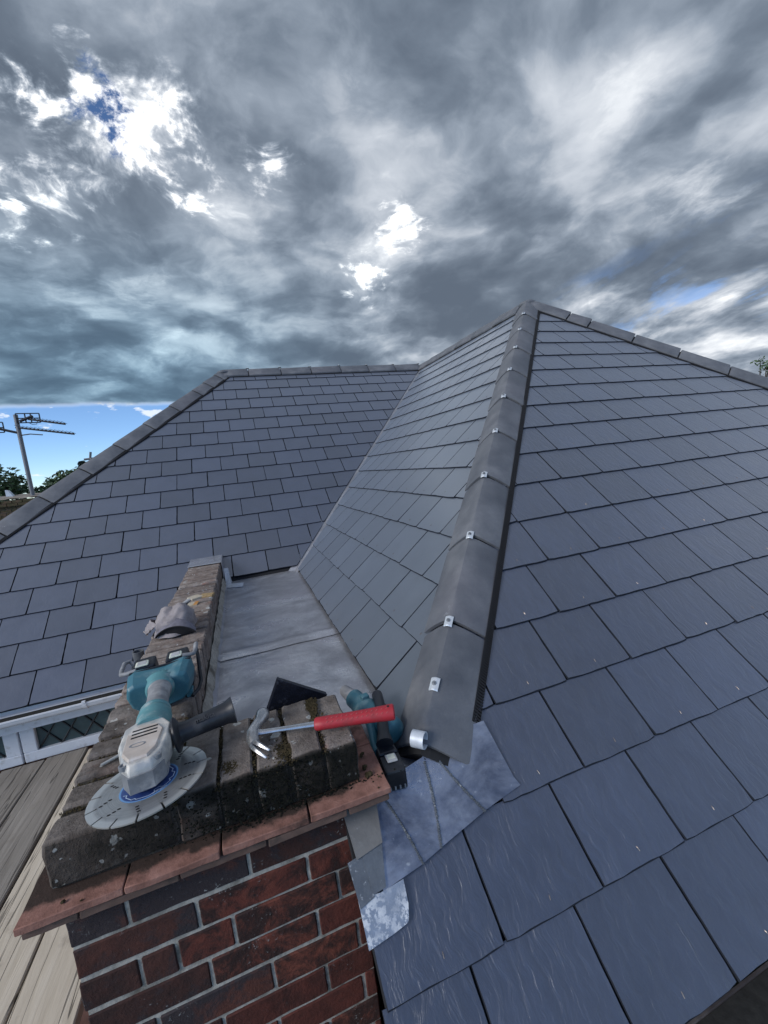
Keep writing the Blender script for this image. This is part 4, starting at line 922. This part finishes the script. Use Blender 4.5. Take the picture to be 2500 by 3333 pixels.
sh0 = Vector((-.206, .938, -.536)); sh1 = Vector((-.084, .951, -.522))
hd_ = MB().lathe(sh0, sh1, [(0, .012), (.0, .036), (.03, .037), (.06, .033), (.10, .022), (.22, .0195), (.6, .0215), (.86, .0235), (.95, .0275), (1.0, .0295), (1.0, .026)], 28); sh = obj('side_handle', hd_, M['black_plastic'], gr, smooth=True)
obj('handle_bolt', MB().lathe((-.222, .936, -.538), sh0, [(0, .011), (1, .011)], 12), M['alloy_dark'], gr, smooth=True)
def text(name, body, size, mtx, m, parent, ext=.0004):
    cu = bpy.data.curves.new(name, 'FONT'); cu.body = body; cu.size = size; cu.extrude = ext; cu.align_x = 'CENTER'; cu.align_y = 'CENTER'; cu.resolution_u = 3
    tmp = bpy.data.objects.new('lettering_source', cu); COL.objects.link(tmp)
    me = bpy.data.meshes.new_from_object(tmp.evaluated_get(bpy.context.evaluated_depsgraph_get())); bpy.data.objects.remove(tmp)
    me.materials.clear(); me.materials.append(m); o = bpy.data.objects.new(name, me); COL.objects.link(o); o.parent = parent; o.matrix_basis = Matrix.Translation(-wl(parent)) @ mtx; return o
def face(p, xdir, ndir):
    x = Vector(xdir).normalized(); n_ = Vector(ndir).normalized(); y_ = n_.cross(x).normalized(); x = y_.cross(n_)
    return Matrix(((x.x, y_.x, n_.x, p[0]), (x.y, y_.y, n_.y, p[1]), (x.z, y_.z, n_.z, p[2]), (0, 0, 0, 1)))
hm = sh0.lerp(sh1, .52); nd = Vector((.02, -.62, .78)).normalized()
text('handle_lettering', 'makita', .0155, face(hm + nd*.0222, sh1 - sh0, nd), M['lettering'], sh, .0014)
text('housing_lettering', 'makita', .014, face((-.280, 1.2285, -.5065), (1, .10, 0), (0, -.30, .95)), M['teal_dusty'], bo)

# ------------------------------------------------------------------ claw hammer
hm_ = thing('claw_hammer', (.06, .90, -.60), 'steel claw hammer with red rubber grip lying across the mossy coping', 'hammer')
hp = [(-.0245, .994, -.572), (-.0255, .986, -.572), (-.0275, .975, -.572), (-.0345, .961, -.573), (-.0455, .944, -.575), (-.0520, .926, -.577), (-.0525, .908, -.579), (-.0490, .893, -.582)]
obj('head', MB().tube(hp, [.0125, .0165, .0165, .0115, .0125, .0150, .0135, .0120], 14), M['steel'], hm_, smooth=True)
for sx in (-1, 1):
    cl = MB(); R_ = []
    for k in range(7):
        t = k/6; c = Vector((-.0495 + .022*t*t + .004*t, .896 - .040*t, -.583 - .006*t + .006*math.sin(t*3.1))); wd = .0100*(1 - .45*t); of = sx*(.0052 + .0025*t); th = .0065*(1 - .75*t)
        ex_ = Vector((.55, .2, .8)).normalized(); ey_ = Vector((.8, .1, -.55)).normalized()
        R_.append([c + ex_*(of + wd*.5*a) + ey_*(th*b) for a, b in ((-1, -1), (1, -1), (1, 1), (-1, 1))])
    cl.loft(R_); obj('claw', cl, M['steel'], hm_, smooth=True, bevel=.0012)
obj('shaft', MB().tube([(-.047, .928, -.577), (-.030, .921, -.577), (.010, .912, -.5775), (.090, .8945, -.580)], [.0105, .0075, .0068, .0085], 10, flat=.72), M['steel'], hm_, smooth=True)
gp0 = Vector((.084, .8958, -.5805)); gp1 = Vector((.262, .8465, -.5775))
gp = MB().tube([gp0, gp0.lerp(gp1, .02), gp0.lerp(gp1, .12), gp0.lerp(gp1, .4), gp0.lerp(gp1, .7), gp0.lerp(gp1, .93), gp0.lerp(gp1, .985), gp1], [.0125, .0155, .0160, .0160, .0172, .0195, .0195, .0165], 20, flat=.86)
gg = obj('grip', gp, M['red_grip'], hm_, smooth=True)
gdir = (gp1 - gp0).normalized(); gsid = gdir.cross(Vector((0, 0, 1))).normalized()
mb = MB()
for row, aa in ((0, math.radians(40)), (1, math.radians(72))):
    for k in range(13):
        c = gp0.lerp(gp1, .16 + k*.062); nn = gsid*math.cos(aa) + Vector((0, 0, 1))*math.sin(aa)
        r_ = .0163 + .003*max(0, (.16 + k*.062) - .45)/.5
        c = c + gsid*(math.cos(aa)*r_) + Vector((0, 0, 1))*(math.sin(aa)*r_*.86)
        t1 = (gdir + nn.cross(gdir)*.7).normalized(); mb.tube([c - t1*.0032, c, c + t1*.0032], [.0004, .0013, .0004], 6)
obj('grip_dimples', mb, simple('worn_red', (0.44, 0.09, 0.09), .6), gg, kind='stuff')
obj('hang_hole', MB().lathe(gp1 - gdir*.012 + Vector((-.002, -.001, .0150)), gp1 - gdir*.012 + Vector((-.002, -.001, .0172)), [(0, .0030), (1, .0030)], 10), M['hole'], gg)

# ------------------------------------------------------------------ cordless hammer drill behind the wall end
dr = thing('cordless_drill', (.262, .98, -.765), 'teal cordless hammer drill with black battery lying on lead behind the wall end', 'drill')
a0, a1, a2, a3, a4 = Vector((.2180, 1.216, -.705)), Vector((.2330, 1.160, -.705)), Vector((.2480, 1.105, -.708)), Vector((.272, 1.03, -.710)), Vector((.293, .955, -.712))
obj('chuck', MB().lathe(a0, a1, [(0, .011), (0, .0155), (.08, .017), (.6, .0195), (.85, .021), (1, .021)], 22), M['grey_plastic'], dr, smooth=True)
gear = obj('gear_case', MB().lathe(a1, a2, [(0, .020), (.05, .027), (.25, .0275), (.3, .0265), (1, .030)], 24), M['teal'], dr, smooth=True)
obj('mode_knob', MB().hexa([(.243, 1.085, -.685), (.268, 1.090, -.685), (.266, 1.112, -.685), (.241, 1.108, -.685), (.244, 1.086, -.668), (.266, 1.090, -.668), (.264, 1.109, -.668), (.242, 1.106, -.668)]), M['teal'], gear, bevel=.002)
obj('body', MB().lathe(a2, a3, [(0, .030), (.3, .033), (1, .034)], 24), M['teal'], dr, smooth=True)
obj('motor_case', MB().lathe(a3, a4, [(0, .034), (.12, .036), (.15, .034), (.8, .034), (.92, .031), (1, .022)], 24), M['teal'], dr, smooth=True)
hpth = [(.291, 1.105, -.690), (.290, 1.090, -.676), (.283, 1.05, -.672), (.268, .985, -.676), (.253, .930, -.684), (.246, .905, -.692)]
obj('handle', MB().tube(hpth, [.012, .0155, .0145, .0145, .0150, .022], 16, flat=.9), M['black_plastic'], dr, smooth=True)
obj('strut', MB().tube([(.248, 1.04, -.705), (.238, .985, -.715), (.2285, .945, -.720), (.2275, .915, -.722)], [.016, .012, .010, .012], 12, flat=1.4), M['teal'], dr, smooth=True)
ft = MB().hexa([(.2215, .887, -.730), (.2725, .880, -.730), (.272, .918, -.730), (.224, .922, -.730), (.223, .890, -.704), (.271, .883, -.702), (.268, .914, -.700), (.227, .918, -.702)]); obj('foot', ft, M['black_plastic'], dr, bevel=.004, seg=2)
bt = MB().hexa([(.2190, .836, -.7625), (.2700, .828, -.7625), (.2740, .880, -.7625), (.2220, .887, -.7625), (.2205, .836, -.712), (.2690, .829, -.711), (.2715, .880, -.7045), (.2230, .886, -.7055)]); b_ = obj('battery', bt, M['black_plastic'], dr, bevel=.005, seg=2)
xc, yc = .2475, .868
bb = MB().hexa([(xc - .0125, yc - .011, -.708), (xc + .0125, yc - .014, -.708), (xc + .0125, yc + .011, -.706), (xc - .0125, yc + .014, -.706), (xc - .0125, yc - .011, -.7035), (xc + .0125, yc - .014, -.7030), (xc + .0125, yc + .009, -.7005), (xc - .0125, yc + .012, -.7010)]); obj('release_button', bb, M['paint_white'], b_, bevel=.003, seg=2)
bz = MB().hexa([(xc - .009, yc - .006, -.7032), (xc + .009, yc - .008, -.7028), (xc + .009, yc + .007, -.7012), (xc - .009, yc + .009, -.7016), (xc - .009, yc - .006, -.7022), (xc + .009, yc - .008, -.7018), (xc + .009, yc + .007, -.7000), (xc - .009, yc + .009, -.7004)]); obj('button_inset', bz, M['cream'], b_, bevel=.002)
mb = MB()
for i in range(4): x = .2265 + i*.0115; mb.box((x, .8290 + (.266 - x)*.15 - .0035, -.757), (x + .0035, .834, -.749))
obj('contact_slots', mb, M['grey_plastic'], b_)

# ------------------------------------------------------------------ cap, brush, card, bit, pipe, offcut
cp = thing('cap', (-.335, 1.83, -.60), 'crumpled grey cloth cap with its peak down on the narrow brick wall', 'cap')
cc0 = Vector((-.330, 1.845, -.600))
def crown(a, b):
    th = 2*math.pi*a; ph_ = b*math.pi/2
    r = Vector((.078*math.cos(th)*math.cos(ph_)**.75, .105*math.sin(th)*math.cos(ph_)**.75, .098*math.sin(ph_)))
    f = 1 + .22*mnoise.noise(Vector((r.x*22, r.y*22, r.z*18 + 3))) + .08*mnoise.noise(r*55)
    r.z -= .016*math.exp(-((r.x + .005)/.02)**2)*(b**1.5)
    return cc0 + Vector((r.x*f, r.y*f, max(.001, r.z*f) + .004))
obj('crown', MB().grid(crown, 40, 16), M['fabric'], cp, smooth=True)
def back(a, b): return cc0 + Vector((-.075 - .035*b + .012*math.sin(a*9), -.05 + .10*a, .012 + .05*(1 - b)*(1 - abs(a - .5)) + .01*mnoise.noise(Vector((a*6, b*6, 2)))))
obj('back_flap', MB().grid(back, 14, 8), M['fabric'], cp, smooth=True)
def peak(a, b):
    x = (a - .5)*2; yy = -.070 - .045*b*(1 - .35*x*x)
    z = .052*(1 - x*x)**.8*(1 - .25*b) + .010 + .006*(1-b)
    return cc0 + Vector((x*.074 + .012, yy - .012*x, z))
obj('peak', MB().grid(peak, 24, 8), M['fabric_dark'], cp, smooth=True)
obj('peak_edge', MB().tube([peak(i/24, 1) for i in range(25)], .0022, 6), M['peak_shade'], cp, smooth=True)
def under(a, b):
    p = peak(a, 1); return Vector((p.x + (cc0.x + .010 - p.x)*.06*b, p.y + .004 + .022*b, p.z + (cc0.z + .001 - p.z)*min(1, b*1.05) - .002))
obj('peak_shade', MB().grid(under, 24, 8), M['peak_shade'], cp, smooth=True)  # dark sheet from peak to bricks, painting the shade under the peak
pb = thing('paint_brush', (-.30, 2.23, -.60), 'flat paint brush with grey handle and tan bristles lying beyond the cap', 'paint brush')
p0, p1, p2, p3 = Vector((-.372, 2.115, -.592)), Vector((-.318, 2.235, -.590)), Vector((-.268, 2.265, -.590)), Vector((-.205, 2.250, -.590))
obj('handle', MB().tube([p0, p0.lerp(p1, .5), p1], [.008, .010, .014], 8, flat=.5), M['paint_white'], pb, smooth=True)
def slab(pa, pb_, w0, w1, z0, z1):
    t = (pb_ - pa).normalized(); s = t.cross(Vector((0, 0, 1))).normalized(); Z = Vector((0, 0, 1))
    return MB().hexa([pa - s*w0 + Z*z0, pa + s*w0 + Z*z0, pb_ + s*w1 + Z*z0, pb_ - s*w1 + Z*z0, pa - s*w0 + Z*z1, pa + s*w0 + Z*z1, pb_ + s*w1 + Z*z1, pb_ - s*w1 + Z*z1])
obj('ferrule', slab(p1, p2, .028, .030, -.008, .006), M['card'], pb, bevel=.002)
obj('bristles', slab(p2, p3, .030, .024, -.008, .004), M['bristle'], pb, bevel=.002)
cd = slab(Vector((-.320, 2.165, -.598)), Vector((-.272, 2.160, -.598)), .028, .028, 0, .004)
card = solo('packet', cd, M['card'], (-.30, 2.16, -.598), 'small cream and orange packet on bricks beside the paint brush', 'packet')
obj('orange_band', slab(Vector((-.290, 2.163, -.5938)), Vector((-.2725, 2.161, -.5938)), .027, .027, 0, .0008), M['orange'], card)
solo('drill_bit', MB().tube([(-.372, 1.008, -.595), (-.345, 1.022, -.594), (-.302, 1.045, -.593)], [.0030, .0034, .0030], 8), M['alloy'], (-.34, 1.02, -.598), 'thin steel rod lying on the bricks left of the grinder', 'drill bit', smooth=True)
pp = MB().lathe((-.4505, 1.745, -1.50), (-.4475, 1.72, -.612), [(0, .016), (.97, .016), (.97, .0190), (1, .0190), (1, .0155), (.93, .0155)], 20); solo('pipe', pp, M['pipe'], (-.459, 1.73, -1.50), 'grey plastic pipe standing against the outer left side of the wall', 'pipe', smooth=True)
sl_ = MB(); q0 = [Vector((.0232, 1.075, -.545)), Vector((.0232 + .185, 1.075, -.655)), Vector((.10, 1.075, -.7655)), Vector((-.085, 1.075, -.7150))]
q0 = [Vector((.0232, 1.0735, -.5415)), Vector((.145, 1.067, -.618)), Vector((.075, 1.112, -.7635)), Vector((-.075, 1.118, -.7635))]
sl_.hexa([q0[3], q0[2], q0[1], q0[0]] + [p + Vector((-.002, .012, .003)) for p in (q0[3], q0[2], q0[1], q0[0])])
solo('slate_offcut', sl_, M['offcut'], (.03, 1.10, -.765), 'pointed black offcut leaning on the back of the coping', 'offcut', bevel=.0012)

# ------------------------------------------------------------------ scaffold boards
def board(x0, x1, y0, y1, zt, m, label):
    d = .036; mb = MB(); n = 24; R_ = []
    sd = random.random()*40
    for k in range(n + 1):
        y_ = y0 + (y1 - y0)*k/n; e = [.0015*mnoise.noise(Vector((y_*6, sd + i, 0))) for i in range(4)]
        R_.append([Vector((x0 + e[0], y_, zt - d)), Vector((x1 + e[1], y_, zt - d)), Vector((x1 + e[1], y_, zt - .004 + e[2])), Vector((x1 - .004 + e[1], y_, zt + e[2])), Vector((x0 + .004 + e[0], y_, zt + e[3])), Vector((x0 + e[0], y_, zt - .004 + e[3]))])
    mb.loft(R_); return solo('scaffold_board', mb, m, ((x0 + x1)/2, (y0 + y1)/2, zt - d), label, 'board', 'scaffold boards below the windows', smooth=False)
g_ = 'scaffold boards below the windows'
board(-.865, -.668, -.6, 2.74, -1.512, M['board_pale'], 'pale scaffold board hard against the brick wall')
board(-1.062, -.870, -.6, 2.76, -1.508, M['board_pale'], 'pale scaffold board beside the dark gap between boards')
board(-1.275, -1.071, -.4, 2.78, -1.502, M['board_grey'], 'weathered grey scaffold board just left of the dark gap')
board(-1.488, -1.282, -.5, 2.775, -1.504, M['board_grey'], 'weathered grey scaffold board ending under the lattice window joint')
board(-1.70, -1.495, -.5, 2.77, -1.503, M['board_grey'], 'outermost grey scaffold board at the picture edge')

# ------------------------------------------------------------------ neighbouring chimney with aerial, far aerial, trees
nc = thing('brick_chimney', (-5.6, 13.3, GZ), 'mossy old brick chimney stack beyond the left hip carrying the television aerial', 'chimney')
x0, x1, y0, y1 = -6.75, -4.62, 12.95, 14.0
obj('core', MB().box((x0 + .02, y0 + .02, GZ), (x1 - .02, y1 - .02, .0)), M['render_cap'], nc)
rowsm = []
z = -2.2; r = 0
mb = MB()
while z < -.02:
    pr = .05 if z > -.17 else 0
    xx = x0 - pr - (.11 if r % 2 else 0)
    while xx < x1 + pr - .02:
        mb.add(*(lambda q: (q.v, q.f))(MB().box((max(xx, x0 - pr) + .005, y0 - pr + random.uniform(-.006, .006), z), (min(xx + .215, x1 + pr), y0 + .1, z + .066)))); xx += .225
    yy = y0 + .1
    mb.box((x1 - .1, y0 + .1, z), (x1 + pr, y1 + pr, z + .066)); mb.box((x0 - pr, y0 + .1, z), (x0 + .1, y1 + pr, z + .066))
    z += .076; r += 1
obj('brick_courses', mb, M['far_brick'], nc, kind='stuff')
cpm = MB().grid(lambda a, b: Vector((x0 - .05 + (x1 - x0 + .1)*a, y0 - .05 + (y1 - y0 + .1)*b, .03 + .10*math.sin(a*math.pi)**.6*math.sin(b*math.pi)**.5 + .03*mnoise.noise(Vector((a*9, b*5, 1))))), 20, 10); obj('mortar_cap', cpm, M['render_cap'], nc, smooth=True)
for x in (-5.86, -5.56):
    obj('pot_shard', MB().hexa([(x - .06, 13.1, .05), (x + .10, 13.1, .05), (x + .10, 13.25, .05), (x - .06, 13.25, .05), (x - .07, 13.12, .27), (x - .01, 13.12, .25), (x + .0, 13.2, .25), (x - .07, 13.2, .27)]), M['pot'], nc)
ae = thing('television_aerial', (-5.055, 13.06, .05), 'television aerial mast with two finned antennas against the blue sky', 'aerial')
mt = Vector((-5.050, 13.06, .04)); mtop = Vector((-5.053, 13.06, 2.12))
obj('mast', MB().tube([mt, mtop], .048, 12), M['mast'], ae, smooth=True)
def yagi(c, dirv, length, n, el, refl=None, rw=.62, rh=.34):
    c = Vector(c); dv = Vector(dirv).normalized(); sd = dv.cross(Vector((0, 0, 1))).normalized(); uv = sd.cross(dv)
    bm_ = obj('boom', MB().tube([c, c + dv*length], .020, 6), M['aerial'], ae)
    mb = MB()
    for k in range(n):
        p = c + dv*(length*(k + .6)/n); mb.tube([p - sd*el*.5 + uv*.02, p + sd*el*.5 + uv*.06], .005, 5); mb.tube([p - dv*.03, p + dv*.025 + uv*.02], .022, 5)
    obj('element', mb, M['aerial'], bm_, kind='stuff')
    if refl is not None:
        rc_ = Vector(refl); mb = MB(); rs = Vector((.95, .30, 0)).normalized(); ru = Vector((.0, 0, 1))
        for z_ in (-.5, -.02, .5): mb.tube([rc_ - rs*rw/2 + ru*rh*z_, rc_ + rs*rw/2 + ru*rh*z_], .014, 6)
        for xx in (-.5, -.12, .12, .5): mb.tube([rc_ + rs*rw*xx - ru*rh/2, rc_ + rs*rw*xx + ru*rh/2], .015, 6)
        mb.tube([rc_ - rs*.18 - ru*.08, rc_ + rs*.10 + ru*.05], .035, 6)
        obj('reflector', mb, M['aerial'], ae)
yagi((-4.80, 13.05, 1.985), (.95, -.20, -.235), .86, 10, .26, (-4.80, 13.05, 2.02), .46, .23)
yagi((-5.10, 13.05, 1.80), (.95, -.20, -.215), 1.36, 15, .26, (-5.56, 13.0, 1.83), .44, .25)
obj('boom_brace', MB().tube([(-5.05, 13.05, 1.60), (-4.80, 12.98, 1.61), (-4.52, 12.90, 1.56)], .015, 6), M['aerial'], ae)
obj('bracket', MB().tube([(-5.45, 13.03, 1.80), (-5.05, 13.05, 1.66)], .035, 6), M['aerial'], ae)
obj('cable', MB().tube([(-4.80, 13.0, 1.90), (-4.72, 13.0, 1.85), (-4.63, 13.0, 1.85), (-4.60, 13.0, 1.92)], .008, 5), M['aerial'], ae)
fa = thing('far_aerial', (-9.1, 33.0, GZ), 'tiny distant aerial mast poking up just behind the left hip', 'aerial')
fb = Vector((-9.1, 33.0, .3)); 
obj('mast', MB().tube([(-9.1, 33.0, GZ), (-9.12, 33.0, 2.25)], .09, 8), M['mast'], fa)
obj('boom', MB().tube([(-9.55, 33.0, 2.18), (-8.75, 33.0, 2.22)], .08, 6), M['mast'], fa); obj('element', MB().tube([(-9.2, 33.0, 2.2), (-9.1, 33, 2.65)], .07, 6), M['mast'], fa)

def tree(name, base, h, spread, cz, n, leaf, m, label, seed, trunk=.16, lobes=9, conif=False, grp='trees beyond the left hip'):
    rs = random.Random(seed); base = Vector(base); t = thing(name, base, label, 'tree', grp)
    mb = MB(); top = base + Vector((rs.uniform(-.2, .2), rs.uniform(-.2, .2), h*.72)); mb.tube([base, base.lerp(top, .5) + Vector((.08, 0, 0)), top], [trunk, trunk*.7, trunk*.25], 8)
    L = []
    for i in range(lobes):
        a = rs.uniform(0, 6.28); rr = spread*math.sqrt(rs.random())*.72; zz = cz + rs.uniform(-.35, .5)*(h - cz) if not conif else cz + (h - cz)*i/lobes
        if conif: rr = spread*.3*(1 - i/lobes)
        c = base + Vector((rr*math.cos(a), rr*math.sin(a), zz)); L.append((c, spread*rs.uniform(.28, .5)*(1 if not conif else (1.25 - i/lobes)))); st = base.lerp(top, rs.uniform(.35, .9)); mb.tube([st, st.lerp(c, .6) + Vector((0, 0, .15)), c], [trunk*.35, trunk*.2, trunk*.06], 6)
    obj('trunk', mb, M['bark'], t, smooth=True)
    cr = MB()
    for i in range(n):
        c, r = rs.choice(L); d = Vector((rs.gauss(0, 1), rs.gauss(0, 1), rs.gauss(0, .8))).normalized()*r*(rs.random()**.45)
        p = c + d; s = leaf*rs.uniform(.6, 1.5); a = Vector((rs.gauss(0, 1), rs.gauss(0, 1), rs.gauss(0, .6))).normalized(); b = a.orthogonal().normalized(); b = (b + a.cross(b)*rs.uniform(-1, 1)).normalized()
        cr.add([p - a*s, p - b*s*.45, p + a*s, p + b*s*.45], [(0, 1, 2, 3)])
    obj('crown', cr, m, t, kind=None)
    return t
tree('leafy_tree', (-10.6, 21.5, GZ), 7.75, 2.3, 5.4, 5200, .10, M['leaf'], 'open leafy tree behind the aerial mast at the left edge', 11, lobes=14)
tree('leafy_tree', (-7.55, 22.0, GZ), 7.0, 1.15, 5.6, 2600, .085, M['leaf'], 'smaller leafy tree just right of the aerial mast', 12, lobes=9)
tree('conifer', (-6.55, 22.5, GZ), 7.0, 1.25, 4.4, 4200, .07, M['leaf_dark'], 'dark conifer tip standing against the left hip tiles', 13, lobes=8, conif=True)
tree('leafy_tree', (12.9, 6.9, GZ), 7.50, .55, 6.4, 320, .045, M['leaf'], 'sparse green treetop showing over the right hand hip', 14, lobes=10, grp='trees beyond the right hip')
